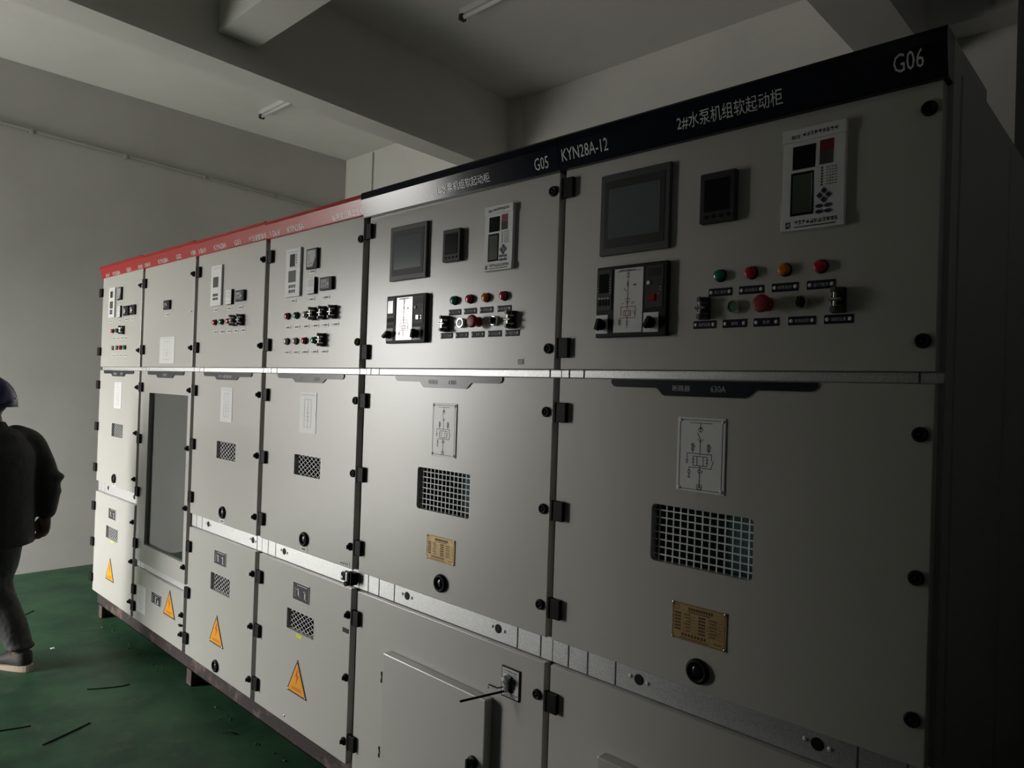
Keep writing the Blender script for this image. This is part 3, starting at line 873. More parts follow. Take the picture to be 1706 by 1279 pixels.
def status_panel(c, x0, x1, z0, z1, knob_turn):
    o, R = inst(c, 'status_indicator', x0, x1, z0, z1, .017, 'black_plastic', .0025, 'black switch status indicator with white mimic diagram and two knobs')
    y = R[4]
    d = sub_rect(o, R, .27, .05, .68, .94, 'mimic_diagram', 'gloss_white', .0012)
    d['label'] = 'white mimic diagram'
    dx0, dx1, dz0, dz1 = RX(R, .27), RX(R, .68), RZ(R, .94), RZ(R, .05)
    q = MB()
    yl = y - .0017
    L = [[(.10, .045), (.90, .045)], [(.48, .045), (.48, .56)], [(.42, .10), (.48, .07), (.54, .10)], [(.42, .135), (.54, .135)], [(.35, .31), (.43, .36)], [(.40, .475), (.56, .475)], [(.41, .51), (.48, .55), (.55, .51)],
         [(.48, .50), (.48, .64)], [(.26, .60), (.76, .60)], [(.26, .60), (.26, .74)], [(.76, .60), (.76, .77)], [(.69, .67), (.76, .73)], [(.22, .775), (.76, .775)], [(.22, .775), (.22, .90)],
         [(.36, .66), (.60, .66), (.60, .74), (.36, .74), (.36, .66)], [(.42, .66), (.42, .74)], [(.54, .66), (.54, .74)], [(.48, .74), (.48, .93)], [(.45, .83), (.53, .83)], [(.45, .87), (.51, .87)],
         [(.18, .81), (.26, .81), (.26, .87), (.18, .87), (.18, .81)], [(.29, .55), (.36, .55)], [(.62, .55), (.72, .55)], [(.64, .53), (.70, .53)]]
    diagram_marks(q, dx0, dx1, dz0, dz1, L, .0014, yl)
    diagram_marks(q, dx0, dx1, dz0, dz1, [[(.48, .23), (.48, .27)]], .0045, yl)
    diagram_marks(q, dx0, dx1, dz0, dz1, [[(.69, .265), (.76, .265)]], .004, yl)
    glyph_row(q, dx0 + .016, dx1 - .024, dz1 - .0075, .005, 10, yl, 9)
    build(q, 'lettering', 'ink_red', d)
    sub_rect(o, R, .02, .04, .235, .62, 'meter_module', 'dark_plastic', .002)
    sub_rect(o, R, .045, .10, .185, .37, 'screen', 'screen_black', .003)
    for k in range(4):
        sub_rect(o, R, .035 + .045 * k, .47, .065 + .045 * k, .55, 'button', 'black_plastic', .004)
    q = MB()
    for k in range(4):
        q.rect(RX(R, .035 + .045 * k), RX(R, .06 + .045 * k), RZ(R, .455), RZ(R, .435), y - .0025)
    for k in range(6):
        q.rect(RX(R, .205), RX(R, .222), RZ(R, .18 + .04 * k), RZ(R, .17 + .04 * k), y - .0025)
    for v in (.29, .33): q.rect(RX(R, .025), RX(R, .036), RZ(R, v + .012), RZ(R, v), y - .0025)
    build(q, 'lettering', 'lettering_grey', o)
    sub_rect(o, R, .71, .05, .95, .62, 'module_cover', 'dark_plastic', .0012)
    q = MB()
    for k in range(5):
        q.box(RX(R, .75), RX(R, .92), y - .0022, y, RZ(R, .105 + .022 * k), RZ(R, .095 + .022 * k))
    build(q, 'speaker_slots', 'black_plastic', o)
    build(MB().cyl((RX(R, .755), y, RZ(R, .28)), (RX(R, .755), y - .004, RZ(R, .28)), .0055, n=16), 'lamp_lens', 'paper', o)
    sub_rect(o, R, .78, .44, .845, .53, 'push_button', 'lens_red', .004)
    q = MB()
    for (u, v) in ((.89, .46), (.89, .51)): q.disc(RX(R, u), RZ(R, v), .0025, .0025, y - .0018, 10)
    build(q, 'led', 'lens_red', o)
    q = MB()
    for (u, v) in ((.91, .34), (.91, .38), (.89, .43)): q.rect(RX(R, u - .012), RX(R, u + .012), RZ(R, v + .008), RZ(R, v), y - .0018)
    build(q, 'lettering', 'lettering_grey', o)
    for n_, (u0, u1) in enumerate(((.0, .185), (.695, .90))):
        s = sub_rect(o, R, u0, .68, u1, .945, 'knob_plate', 'paper', .001)
        cxk, czk = RX(R, (u0 + u1) / 2), RZ(R, .82)
        q = MB().lathe((cxk, y, czk), (0, -1, 0), [(.0150, 0), (.0150, .010), (.0135, .012), (.0, .012)], 24)
        an = knob_turn[n_]
        dx_, dz_ = math.cos(an), math.sin(an)
        q.hexa([(cxk - .017 * dx_ - .005 * dz_, y - .012, czk - .017 * dz_ + .005 * dx_), (cxk + .017 * dx_ - .005 * dz_, y - .012, czk + .017 * dz_ + .005 * dx_),
                (cxk + .017 * dx_ + .005 * dz_, y - .012, czk + .017 * dz_ - .005 * dx_), (cxk - .017 * dx_ + .005 * dz_, y - .012, czk - .017 * dz_ - .005 * dx_)],
               [(cxk - .015 * dx_ - .004 * dz_, y - .026, czk - .015 * dz_ + .004 * dx_), (cxk + .015 * dx_ - .004 * dz_, y - .026, czk + .015 * dz_ + .004 * dx_),
                (cxk + .015 * dx_ + .004 * dz_, y - .026, czk + .015 * dz_ - .004 * dx_), (cxk - .015 * dx_ + .004 * dz_, y - .026, czk - .015 * dz_ - .004 * dx_)])
        build(q, 'selector_knob', 'black_plastic', o)

def push_button(c, x, z):
    o = build(MB().lathe((x, 0, z), (0, -1, 0), [(.0165, 0), (.0165, .006), (.0155, .014), (.0125, .014), (.0125, .010), (.0, .010)], 28), 'push_button', 'chrome', c, smooth=False)
    build(MB().lathe((x, -.009, z), (0, -1, 0), [(.0122, 0), (.0122, .003), (.0, .0036)], 24), 'button_face', 'button_green', o)
def emergency_stop(c, x, z):
    o = build(MB().lathe((x, 0, z), (0, -1, 0), [(.0165, 0), (.0165, .005), (.0125, .007), (.0125, .020), (.0, .020)], 24), 'emergency_stop', 'button_red', c)
    o['label'] = 'red mushroom emergency stop button'
    build(MB().lathe((x, -.019, z), (0, -1, 0), [(.012, 0), (.0205, .006), (.0215, .013), (.0195, .0165), (.014, .0178), (.0, .0180)], 32), 'mushroom_head', 'button_red', o, smooth=True)
def selector_switch(c, x, z):
    o = build(MB().lathe((x, 0, z), (0, -1, 0), [(.0165, 0), (.0165, .006), (.0150, .013), (.0118, .013), (.0118, .009), (.0, .009)], 28), 'selector_switch', 'chrome', c)
    build(MB().lathe((x, -.008, z), (0, -1, 0), [(.0115, 0), (.0115, .006), (.0, .006)], 20).box(x - .0045, x + .0045, -.026, -.012, z - .0115, z + .0115, .0015), 'selector_knob', 'black_plastic', o)

# wide starter cabinets ------------------------------------------------
for i, dx in ((4, 0.0), (5, 0.0)):
    c = CABS[i]
    if i == 4:
        hmi(c, 3.356, 3.587, 2.052, 2.256, 'grey touch screen panel, screen off')
        power_meter(c, 3.660, 3.772, 2.095, 2.207)
        motor_relay(c, 3.871, 4.010, 2.043, 2.254)
        status_panel(c, 3.348, 3.600, 1.818, 1.996, (math.radians(35), math.radians(80)))
        LX, ROW2 = (3.738, 3.815, 3.892, 3.973), (3.699, 3.777, 3.855, 3.934, 4.012)
        port(c, 3.712, .987)
        diagram_plate(c, 3.638, 3.766, 1.420, 1.604)
        name_rating_plate(c, 3.630, 3.778, 1.058, 1.144)
    else:
        hmi(c, 4.340, 4.573, 2.044, 2.272, 'dark grey touch screen panel, screen off')
        power_meter(c, 4.651, 4.756, 2.093, 2.219)
        motor_relay(c, 4.864, 5.007, 2.045, 2.278)
        status_panel(c, 4.336, 4.575, 1.814, 2.012, (math.radians(75), math.radians(60)))
        LX, ROW2 = (4.716, 4.796, 4.877, 4.958), (4.676, 4.756, 4.835, 4.918, 4.998)
        port(c, 4.687, .976)
        diagram_plate(c, 4.611, 4.743, 1.418, 1.605)
        name_rating_plate(c, 4.610, 4.760, 1.042, 1.136)
    for x, k, s in zip(LX, ('green', 'red', 'orange', 'red'), ('停止指示', '起动指示', '故障指示', '运行指示')):
        lamp(c, x, 1.957, k); plate_navy(c, x, 1.917, s)
    test_link(c, ROW2[0], 1.878); push_button(c, ROW2[1], 1.878); emergency_stop(c, ROW2[2], 1.879); selector_switch(c, ROW2[3], 1.879); test_link(c, ROW2[4], 1.879)
    for x, s in zip(ROW2, ('保护压板', '起动', '急停', '就地远控', '储能压板')):
        plate_navy(c, x, 1.838, s)
o = build(MB().box(4.039, 4.064, -.0012, 0, 1.738, 1.756), 'inspection_sticker', 'paper', CABS[4])
build(MB().strokes([[(4.043, 1.741), (4.060, 1.741), (4.060, 1.753), (4.043, 1.753), (4.043, 1.741)], [(4.046, 1.747), (4.057, 1.747)]], .0016, -.0016), 'lettering', 'ink_red', o)

# lower doors of the wide cabinets: raised hatch, earthing-switch plate with black rod
for i in (4, 5):
    c = CABS[i]; X0 = EDGE[i]
    p = .034
    hx0 = px(3.397, p) if i == 4 else px(4.388, p)
    hx1 = px(3.945, p) if i == 4 else px(4.388, p) + .548
    hz = pz(.661 if i == 4 else .652, p)
    h = build(MB().box(hx0, hx1, -p, 0, .20, hz, .004), 'hatch', 'cabinet_paint', c)
    h['label'] = 'raised hatch on the lower door'
    for z in (.570, .292):
        xs_ = hx0 - .050
        build(MB().box(xs_, xs_ + .016, -.004, 0, z + .007, z + .020, .001).box(xs_ + .003, xs_ + .013, -.004, 0, z - .008, z + .008, .001).box(xs_, xs_ + .016, -.004, 0, z - .020, z - .007, .001), 'hatch_hinge', 'black_metal', h)
    zk = pz(.440, p + .01); xk = px(3.888 if i == 4 else 4.88, p + .01)
    build(MB().lathe((xk, -p, zk), (0, -1, 0), [(.020, 0), (.020, .008), (.013, .012), (.012, .024), (.0, .025)], 24).box(xk - .005, xk + .005, -p - .032, -p - .02, zk - .018, zk + .018, .002), 'hatch_knob', 'black_plastic', h)
c = CABS[4]
o = build(MB().box(4.017, 4.094, -.004, 0, .703, .798, .001), 'earthing_switch_plate', 'black_plastic', c)
f = build(MB().box(4.021, 4.090, -.0048, -.003, .708, .794), 'plate_face', 'paper', o)
q = MB()
glyph_row(q, 4.026, 4.085, .783, .006, 9, -.0053, 2); q.rect(4.026, 4.085, .778, .7795, -.0053)
q.rect(4.022, 4.089, .7175, .7195, -.0053); glyph_row(q, 4.03, 4.08, .7095, .006, 7, -.0053, 4)
q.rect(4.070, 4.078, .738, .766, -.0053)
build(q, 'lettering', 'ink_black', o)
build(MB().rect(4.046, 4.066, .722, .772, -.0054).rect(4.033, 4.066, .722, .734, -.0054), 'marking', 'lens_green', o)
w = build(MB().lathe((4.048, -.004, .764), (0, -1, 0), [(.013, 0), (.013, .018), (.0105, .024), (.0, .025)], 20).box(4.040, 4.056, -.020, -.004, .726, .764, .004), 'padlock', 'steel', o)
w['label'] = 'small steel padlock'
build(MB().tube([(4.040, -.020, .740), (4.028, -.034, .737), (4.012, -.042, .742), (4.004, -.047, .744), (4.002, -.047, .733)], .0028, 8), 'key', 'steel', o)
build(MB().tube([(4.052, -.006, .730), (3.944, -.110, .6905)], .0036, 10), 'operating_rod', 'black_metal', o)

# red-fascia cabinets ---------------------------------------------------
def analog_meter(c, x0, x1, z0, z1, p=.012, face='grey'):
    o, R = inst(c, 'analog_meter', x0, x1, z0, z1, p, 'black_plastic', .002, 'black framed panel meter')
    y = R[4]
    if face == 'needle':
        build(MB().prism([(RX(R, .10), RZ(R, .90)), (RX(R, .10), RZ(R, .08)), (RX(R, .88), RZ(R, .08)), (RX(R, .88), RZ(R, .45)), (RX(R, .62), RZ(R, .90))], y - .001, y), 'meter_face', 'grey_plastic', o)
        build(MB().strokes([[(RX(R, .2), RZ(R, .78)), (RX(R, .55), RZ(R, .72))], [(RX(R, .3), RZ(R, .3)), (RX(R, .3), RZ(R, .65))]], .0022, y - .0014), 'needle', 'ink_black', o)
    return o, R

def small_relay(c, x0, x1, z0, z1):
    o, R = inst(c, 'energy_module', x0, x1, z0, z1, .012, 'black_plastic', .002, 'small module with white front')
    sub_rect(o, R, .0, .02, .97, .98, 'module_face', 'white_plastic', .0012)
    q = MB(); y = R[4] - .0018
    for v in (.16, .26, .40, .50): glyph_row(q, RX(R, .15), RX(R, .82), RZ(R, v + .05), .004, 6, y, int(v * 100))
    q.rect(RX(R, .06), RX(R, .92), RZ(R, .82), RZ(R, .79), y)
    build(q, 'lettering', 'lettering_grey', o)

def digital_meter(c, x0, x1, z0, z1):
    o, R = inst(c, 'digital_meter', x0, x1, z0, z1, .013, 'black_plastic', .002, 'black digital meter with grey face')
    sub_rect(o, R, .07, .12, .80, .88, 'meter_face', 'meter_dark', .001)
    q = MB(); y = R[4] - .0015
    for k in range(3):
        q.rect(RX(R, .14 + .15 * k), RX(R, .24 + .15 * k), RZ(R, .42), RZ(R, .22), y); q.disc(RX(R, .20 + .17 * k), RZ(R, .66), .0035, .006, y, 8)
    q.rect(RX(R, .60), RX(R, .78), RZ(R, .62), RZ(R, .45), y)
    build(q, 'lettering', 'lettering_grey', o)

def bay_relay(c, x0, x1, z0, z1, scr1, scr2, keyrows):
    o, R = inst(c, 'protection_relay', x0, x1, z0, z1, .010, 'white_plastic', .0015, 'tall white protection relay with display and six keys')
    y = R[4]
    if scr1:
        sub_rect(o, R, *scr1, 'display', 'screen_black')
        q = MB()
        for k in range(4): q.disc(RX(R, scr1[2] + .10), RZ(R, scr1[1] + .03 + .052 * k), .004, .004, y - .0006, 10)
        build(q, 'led', 'key_blue', o)
    sub_rect(o, R, *scr2, 'screen', 'screen_green')
    q = MB()
    glyph_row(q, RX(R, .16), RX(R, .86), RZ(R, .075), .004, 10, y - .0006, 21); q.rect(RX(R, .14), RX(R, .86), RZ(R, .10), RZ(R, .095), y - .0006)
    glyph_row(q, RX(R, .26), RX(R, .80), RZ(R, .40), .004, 7, y - .0006, 22)
    q.rect(RX(R, .18), RX(R, .84), RZ(R, .945), RZ(R, .94), y - .0006)
    build(q, 'lettering', 'lettering_grey', o)
    for v in keyrows:
        for u in (.32, .48, .64):
            build(MB().box(RX(R, u) - .0065, RX(R, u) + .0065, y - .002, y, RZ(R, v) - .007, RZ(R, v) + .007, .001), 'key', 'key_blue' if scr1 else 'dark_plastic', o)

# first cabinet
c = CABS[0]
bay_relay(c, .146, .296, 2.061, 2.266, (.26, .12, .66, .34), (.22, .46, .76, .70), (.78, .86))
analog_meter(c, .312, .426, 2.173, 2.259, .012, 'needle')
small_relay(c, .331, .421, 2.056, 2.134)
for a in (.437, .561):
    o, R = inst(c, 'temperature_meter', a, a + .124, 2.062, 2.126, .012, 'black_plastic', .002, 'black meter with a bright dot')
    build(MB().lathe((RX(R, .60), R[4], RZ(R, .58)), (0, -1, 0), [(.009, 0), (.007, .006), (.0, .008)], 16), 'glint_stud', 'chrome', o, smooth=True)  # chrome stud shaped to stand in for a highlight on the meter
    sub_rect(o, R, .12, .25, .42, .8, 'meter_face', 'grey_plastic', .001)
for x, z in ((.209, 2.035), (.389, 2.034), (.512, 2.034), (.628, 2.033), (.380, 2.150), (.268, 1.915), (.349, 1.915), (.431, 1.915), (.511, 1.914), (.265, 1.800), (.349, 1.800), (.431, 1.800), (.511, 1.800)):
    plate_white(c, x, z)
for x, k in ((.268, 'red'), (.349, 'green')): lamp(c, x, 1.966, k)
test_link(c, .470, 1.966)
for x, k in ((.272, 'clear'), (.352, 'clear'), (.431, 'red'), (.511, 'green')): lamp(c, x, 1.851, k)
port(c, .392, .978); port_label(c, .392, .938)
diagram_paper(c, .330, .470, 1.446, 1.620)
mimic_plate(c, .311, .445, .704, .777); warning_sign(c, .371, .296, .164, .150)
build(MB().box(.372, .420, -.001, 0, .550, .562), 'yellow_tag', 'sticker_yellow', c)

# metering cabinet
c = CABS[1]
o, R = inst(c, 'digital_meter', 1.130, 1.253, 2.065, 2.119, .013, 'black_plastic', .002, 'small black meter')
sub_rect(o, R, .08, .12, .70, .86, 'meter_face', 'dark_plastic', .001)
build(MB().strokes([[(RX(R, .15), RZ(R, .7)), (RX(R, .25), RZ(R, .4)), (RX(R, .45), RZ(R, .36)), (RX(R, .62), RZ(R, .6))]], .004, R[4] - .0015), 'lettering', 'paper', o)
plate_white(c, 1.203, 2.032)
diagram_paper(c, 1.105, 1.327, 1.745, 1.901)
put('door_screw', SCREW, 'steel', c, (1.545, 0, 2.033)); put('door_screw', SCREW, 'steel', c, (1.545, 0, 1.176))
diagram_paper(c, .879, 1.028, .222, .385)
mimic_plate(c, 1.120, 1.263, .325, .393, 1); warning_sign(c, 1.388, .304, .170, .150)
build(MB().box(1.545, 1.580, -.014, 0, .296, .304, .002).cyl((1.570, -.014, .300), (1.570, 0, .300), .006, n=12), 'door_handle', 'black_metal', c)

# third cabinet
c = CABS[2]
bay_relay(c, 1.781, 1.930, 2.048, 2.261, None, (.23, .29, .72, .545), (.735, .83))
small_relay(c, 1.969, 2.057, 2.046, 2.123)
digital_meter(c, 2.073, 2.191, 2.056, 2.111)
XS = (1.859, 1.939, 2.019, 2.096, 2.174)
for x, z in ((1.859, 2.024), (2.013, 2.024), (2.136, 2.023)): plate_white(c, x, z)
for x in XS: plate_white(c, x, 1.908)
for x, k in zip(XS, ('red', 'green', 'red')): lamp(c, x, 1.959, k)
test_link(c, XS[3] - .010, 1.959); test_link(c, XS[4] - .010, 1.959)
port(c, 2.022, .987); port_label(c, 2.018, .942)
diagram_paper(c, 1.954, 2.085, 1.446, 1.621)
mimic_plate(c, 1.946, 2.078, .717, .789); warning_sign(c, 1.998, .310, .166, .150)
port(c, 2.004, .205)

# fourth cabinet
c = CABS[3]
bay_relay(c, 2.571, 2.716, 2.043, 2.261, (.29, .12, .64, .375), (.22, .46, .72, .70), (.785, .885))
analog_meter(c, 2.747, 2.856, 2.155, 2.243, .012, 'needle')
small_relay(c, 2.762, 2.844, 2.045, 2.118)
digital_meter(c, 2.864, 2.979, 2.054, 2.109)
XS = (2.612, 2.689, 2.767, 2.845, 2.922, 3.000)
for x, z in ((2.650, 2.023), (2.805, 2.021), (2.922, 2.022), (2.804, 2.141)): plate_white(c, x, z)
for x in XS: plate_white(c, x, 1.905)
for x in XS[:5]: plate_white(c, x, 1.793)
for x, k in zip(XS, ('red', 'green', 'clear')): lamp(c, x, 1.956, k)
for x in XS[3:]: test_link(c, x - .008, 1.956)
for x, k in zip(XS, ('clear', 'clear', 'red', 'green')): lamp(c, x, 1.842, k)
test_link(c, XS[4] - .008, 1.842)
port(c, 2.815, .986); port_label(c, 2.812, .943)
diagram_paper(c, 2.741, 2.875, 1.442, 1.617)
mimic_plate(c, 2.738, 2.872, .714, .792); warning_sign(c, 2.795, .311, .166, .151)
build(MB().box(2.775, 2.822, -.001, 0, .556, .571), 'yellow_tag', 'sticker_yellow', c)
build(MB().box(3.128, 3.170, -.0015, 0, .671, .689), 'small_label', 'dark_plastic', c)
put('door_screw', SCREW, 'chrome', c, (2.696, 0, .188))
o = build(MB().box(3.085, 3.160, -.0012, 0, .932, .952), 'port_label', 'paper', c)
q = MB(); glyph_row(q, 3.093, 3.152, .937, .009, 5, -.0016, 31); build(q, 'lettering', 'ink_black', o)
q = MB().box(3.118, 3.150, -.012, .021, .878, .908, .002).box(3.150, 3.196, -.004, .016, .868, .915, .002).cyl((3.165, -.022, .872), (3.165, .0, .872), .010, n=16)
q.box(3.172, 3.180, -.018, .0, .870, .918, .001).box(3.186, 3.192, -.014, .0, .866, .918, .001)
build(q, 'interlock_latch', 'black_metal', c)
build(MB().box(3.1605, 3.169, -.0175, -.003, .876, .914, .001).cyl((3.132, -.016, .892), (3.132, -.010, .892), .006, n=12), 'latch_bar', 'chrome', c)
# end wall of the last cabinet: two screwed-on side sheets
c = CABS[5]
for a, b in ((.095, .640), (.655, 1.480)):
    build(MB().box(5.198, 5.203, a, b, .20, 2.350, .0015), 'side_sheet', 'carcass_paint', c)

# ------------------------------------------------------------------ what the row stands on
bc = MB()
bc.box(-.01, 5.21, .045, .052, .088, .1995).box(-.01, 5.21, .045, .10, .0875, .093).box(-.01, 5.21, .045, .10, .193, .1995)
bc.box(-.01, 5.21, 1.40, 1.407, .088, .1995).box(-.01, -.003, .052, 1.40, .088, .1995).box(5.203, 5.21, .052, 1.40, .088, .1995)
tag(build(bc, 'base_channel', 'rust_channel'), 'rusty steel channel frame under the whole row of cabinets', 'steel base')
for k, x in enumerate((.05, 1.57, 3.15, 4.70)):
    o = build(MB().box(x - .032, x + .032, .046, .14, 0, .087, .004), 'support_block', 'wood_block')
    tag(o, ['small brown wooden block under the left end of the rusty channel', 'small brown wooden block under the channel where the G02 and G03 cabinets meet',
            'small brown wooden block under the channel below the last red-fascia cabinet', 'small brown wooden block under the channel of the dark-fascia cabinet nearest the camera'][k], 'block', 'blocks under the base channel')
r = random.Random(3)
db = bmesh.new()
for k in range(80):
    x = r.uniform(-.05, 5.1); y = .045 - r.random() ** 2 * .07
    s = r.uniform(.002, .0065)
    mtx = Matrix.Translation((x, y, s * .35)) @ Matrix.Rotation(r.random() * 6, 4, 'Z') @ Matrix.Diagonal((s * r.uniform(.8, 2.2), s, s * .7, 1))
    bmesh.ops.create_icosphere(db, subdivisions=1, radius=1, matrix=mtx)
mb = MB(); mb._merge(db)
o = build(mb, 'rubble_crumbs', 'rubble_dust'); o['kind'] = 'stuff'
tag(o, 'loose dirt and mortar crumbs lying along the base channel', 'debris')

# ------------------------------------------------------------------ floor litter
def scrap(pts, label, r_=.0028):
    o = build(MB().tube([(x, y, .0035 + (r_ - .0035)) for x, y in pts], r_, 8), 'cable_offcut', 'cable_black')
    tag(o, label, 'cable', 'cable offcuts on the floor')
scrap([(-.25, -.40), (-.294, -.362), (-.35, -.30), (-.40, -.249)], 'thin black cable offcut on the floor beside the walking person')
scrap([(1.274, -.373), (1.305, -.325), (1.335, -.27), (1.355, -.221), (1.350, -.185)], 'curved black cable offcut on the floor in front of the G03 cabinet')
scrap([(1.45, -.95), (1.508, -.806), (1.53, -.745), (1.546, -.691)], 'black cable offcut running out at the left edge of the photo')
scrap([(1.792, -.699), (1.765, -.63), (1.73, -.545), (1.700, -.479)], 'straight black cable offcut nearest the camera on the floor', .0034)
o = build(MB().box(.482, .506, -.358, -.338, .0, .004, .001), 'paper_scrap', 'paper')
tag(o, 'tiny white paper scrap on the green floor', 'paper')
o = build(MB().tube([(2.20, -.05, .004), (2.235, -.06, .012), (2.265, -.035, .014), (2.29, -.01, .004)], .003, 6), 'wire_loop', 'cable_black')
tag(o, 'small bent dark wire lying against the base channel', 'wire')

# ------------------------------------------------------------------ ceiling lamps
def tube_lamp(x0, x1, y, label):
    t_ = root('fluorescent_lamp', ((x0 + x1) / 2, y, ZC), label, 'lamp', 'ceiling tube lamps')
    build(MB().box(x0, x1, y - .022, y + .022, ZC - .040, ZC, .004), 'batten', 'frame_white', t_)
    build(MB().cyl((x0 + .03, y, ZC - .058), (x1 - .03, y, ZC - .058), .015, n=20), 'lamp_tube', 'tube_white', t_, smooth=True)
    for a in (x0, x1 - .03):
        build(MB().box(a, a + .03, y - .024, y + .024, ZC - .078, ZC - .038, .003), 'end_cap', 'dark_plastic', t_)
tube_lamp(-.93, .27, 1.585, 'unlit white tube lamp on the ceiling beyond the long beam')
tube_lamp(1.90, 3.10, 1.60, 'unlit white tube lamp on the ceiling before the long beam')

# ------------------------------------------------------------------ pipe on the end wall, pipe and duct behind the row
t_ = root('wall_conduit', (XL, .6, 3.70), 'thin grey conduit running along the upper left wall', 'pipe')
build(MB().tube([(XL + .016, YF + .02, 3.812), (XL + .016, -.35, 3.757), (XL + .016, 2.607, 3.676), (XL + .016, YB - .02, 3.666)], .014, 12), 'conduit_pipe', 'pipe_grey', t_, smooth=True)
for y in (-.13, .60, 1.33, 2.06):
    z = 3.757 + (y + .35) * (3.676 - 3.757) / 2.957
    build(MB().box(XL, XL + .034, y - .012, y + .012, z - .028, z + .018, .003), 'pipe_clip', 'pipe_grey', t_)
o = build(MB().cyl((-1.02, YB - .009, 0), (-1.02, YB - .009, ZC - .02), .008, n=14), 'wall_pipe', 'wall_plaster', smooth=True)
tag(o, 'slim painted pipe standing in the back corner above the red fascia', 'pipe')
o = build(MB().box(4.915, 5.40, 2.60, 2.74, 0, ZC - .002, .004), 'cable_duct', 'duct_dark')
tag(o, 'dark upright cable duct behind the right-hand cabinet', 'duct')

# ------------------------------------------------------------------ the person walking away along the row
class Flesh(MB):
    def limb(self, pts, radii, n=18, ends=True):
        """tapering tube through joints; a radius may be (across, along) for a flat section"""
        P = [Vector(p) for p in pts]; R = [r if isinstance(r, (tuple, list)) else (r, r) for r in radii]
        # refine with a smooth curve through the joints
        Q, S = [], []
        for i in range(len(P) - 1):
            p0, p1, p2, p3 = P[max(i - 1, 0)], P[i], P[i + 1], P[min(i + 2, len(P) - 1)]
            for k in range(5):
                t_ = k / 5
                Q.append(0.5 * ((2 * p1) + (p2 - p0) * t_ + (2 * p0 - 5 * p1 + 4 * p2 - p3) * t_ ** 2 + (3 * p1 - p0 - 3 * p2 + p3) * t_ ** 3))
                S.append(tuple(R[i][a] + (R[i + 1][a] - R[i][a]) * (3 * t_ ** 2 - 2 * t_ ** 3) for a in (0, 1)))
        Q.append(P[-1]); S.append(R[-1])
        bm2 = bmesh.new(); rings = []
        for i, p in enumerate(Q):
            d = (Q[min(i + 1, len(Q) - 1)] - Q[max(i - 1, 0)]).normalized()
            u = Vector((1, 0, 0)); u = (u - d * u.dot(d))
            u = u.normalized() if u.length > .2 else d.orthogonal().normalized()
            v = d.cross(u)
            rings.append([bm2.verts.new(p + u * math.cos(2 * PI * k / n) * S[i][0] + v * math.sin(2 * PI * k / n) * S[i][1]) for k in range(n)])
        for a, c_ in zip(rings, rings[1:]):
            for k in range(n):
                bm2.faces.new((a[k], a[(k + 1) % n], c_[(k + 1) % n], c_[k]))
        bm2.faces.new(list(reversed(rings[0]))); bm2.faces.new(rings[-1])
        bmesh.ops.recalc_face_normals(bm2, faces=bm2.faces)
        self._merge(bm2)
        if ends:
            for p, s in ((P[0], R[0]), (P[-1], R[-1])):
                m_ = min(s); self.sphere(p, m_ * .98, (1, 1, 1), 14, 10)
        return self

    def fused(self, name, voxel, smooth):
        """one continuous skin out of all the shapes"""
        bmesh.ops.recalc_face_normals(self.bm, faces=self.bm.faces)
        me = bpy.data.meshes.new('tmp'); self.bm.to_mesh(me); self.bm.free()
        o = bpy.data.objects.new('tmp_fuse', me); COL.objects.link(o)
        md = o.modifiers.new('r', 'REMESH'); md.mode = 'VOXEL'; md.voxel_size = voxel
        ms = o.modifiers.new('s', 'SMOOTH'); ms.factor = .5; ms.iterations = smooth
        dg = bpy.context.evaluated_depsgraph_get()
        out = bpy.data.meshes.new_from_object(o.evaluated_get(dg)); out.name = name
        bpy.data.objects.remove(o); bpy.data.meshes.remove(me)
        return out

P = root('person', (.666, -.712, 0), 'person in a blue hard hat and black jacket walking away at the left edge', 'person', draw=(0, 0, 0))
P.rotation_euler = (0, 0, math.radians(117.3))

B = Flesh()
B.limb([(0, 0, .84), (0, .005, .98), (0, .02, 1.14), (0, .015, 1.28), (0, .02, 1.36)], [(.155, .105), (.135, .095), (.150, .108), (.150, .095), (.070, .060)])
B.limb([(0, .018, 1.34), (0, .040, 1.44)], [.056, .052])
B.limb([(0, .055, 1.435), (0, .062, 1.475), (0, .056, 1.53), (0, .046, 1.58), (0, .045, 1.615)], [(.052, .060), (.064, .078), (.073, .092), (.070, .088), (.045, .060)])
B.sphere((0, .150, 1.495), .014, (.8, 1.2, 1.5)).sphere((0, .128, 1.45), .026, (1.3, .7, .6)).sphere((0, .138, 1.468), .012, (1.7, .7, .4))     # nose, chin, mouth
for s in (-1, 1):
    B.sphere((s * .076, .045, 1.505), .022, (.35, .75, 1.3))                       # ear
    B.sphere((s * .030, .138, 1.520), .012, (1.2, .6, .8))                         # eye
def arm(sh, el, wr, palm_dir, fwd):
    B.limb([(sh[0] * .55, sh[1], sh[2] + .01), sh, el, wr], [.060, .054, .043, .029])
    s = 1 if sh[0] > 0 else -1
    w = Vector(wr); d = Vector(palm_dir).normalized(); f = Vector(fwd).normalized()
    inn = Vector((-s, 0, 0))
    pc = w + d * .085
    B.limb([w - d * .01, w + d * .035, pc], [(.024, .030), (.019, .042), (.017, .044)])
    for k, L in enumerate((.072, .080, .074, .058)):                                # index to little finger
        b0 = pc + f * (.033 - .022 * k) - d * .004
        k1 = b0 + d * L * .42 + inn * .006
        k2 = k1 + d * L * .30 + inn * L * .24
        k3 = k2 + d * L * .12 + inn * L * .30
        B.limb([b0, k1, k2, k3], [.0102, .0098, .0090, .0078], 10)
    t0 = w + d * .030 + f * .024
    B.limb([t0, t0 + d * .028 + f * .024 + inn * .010, t0 + d * .058 + f * .030 + inn * .018, t0 + d * .078 + f * .024 + inn * .024], [.0125, .0110, .0098, .0080], 10)
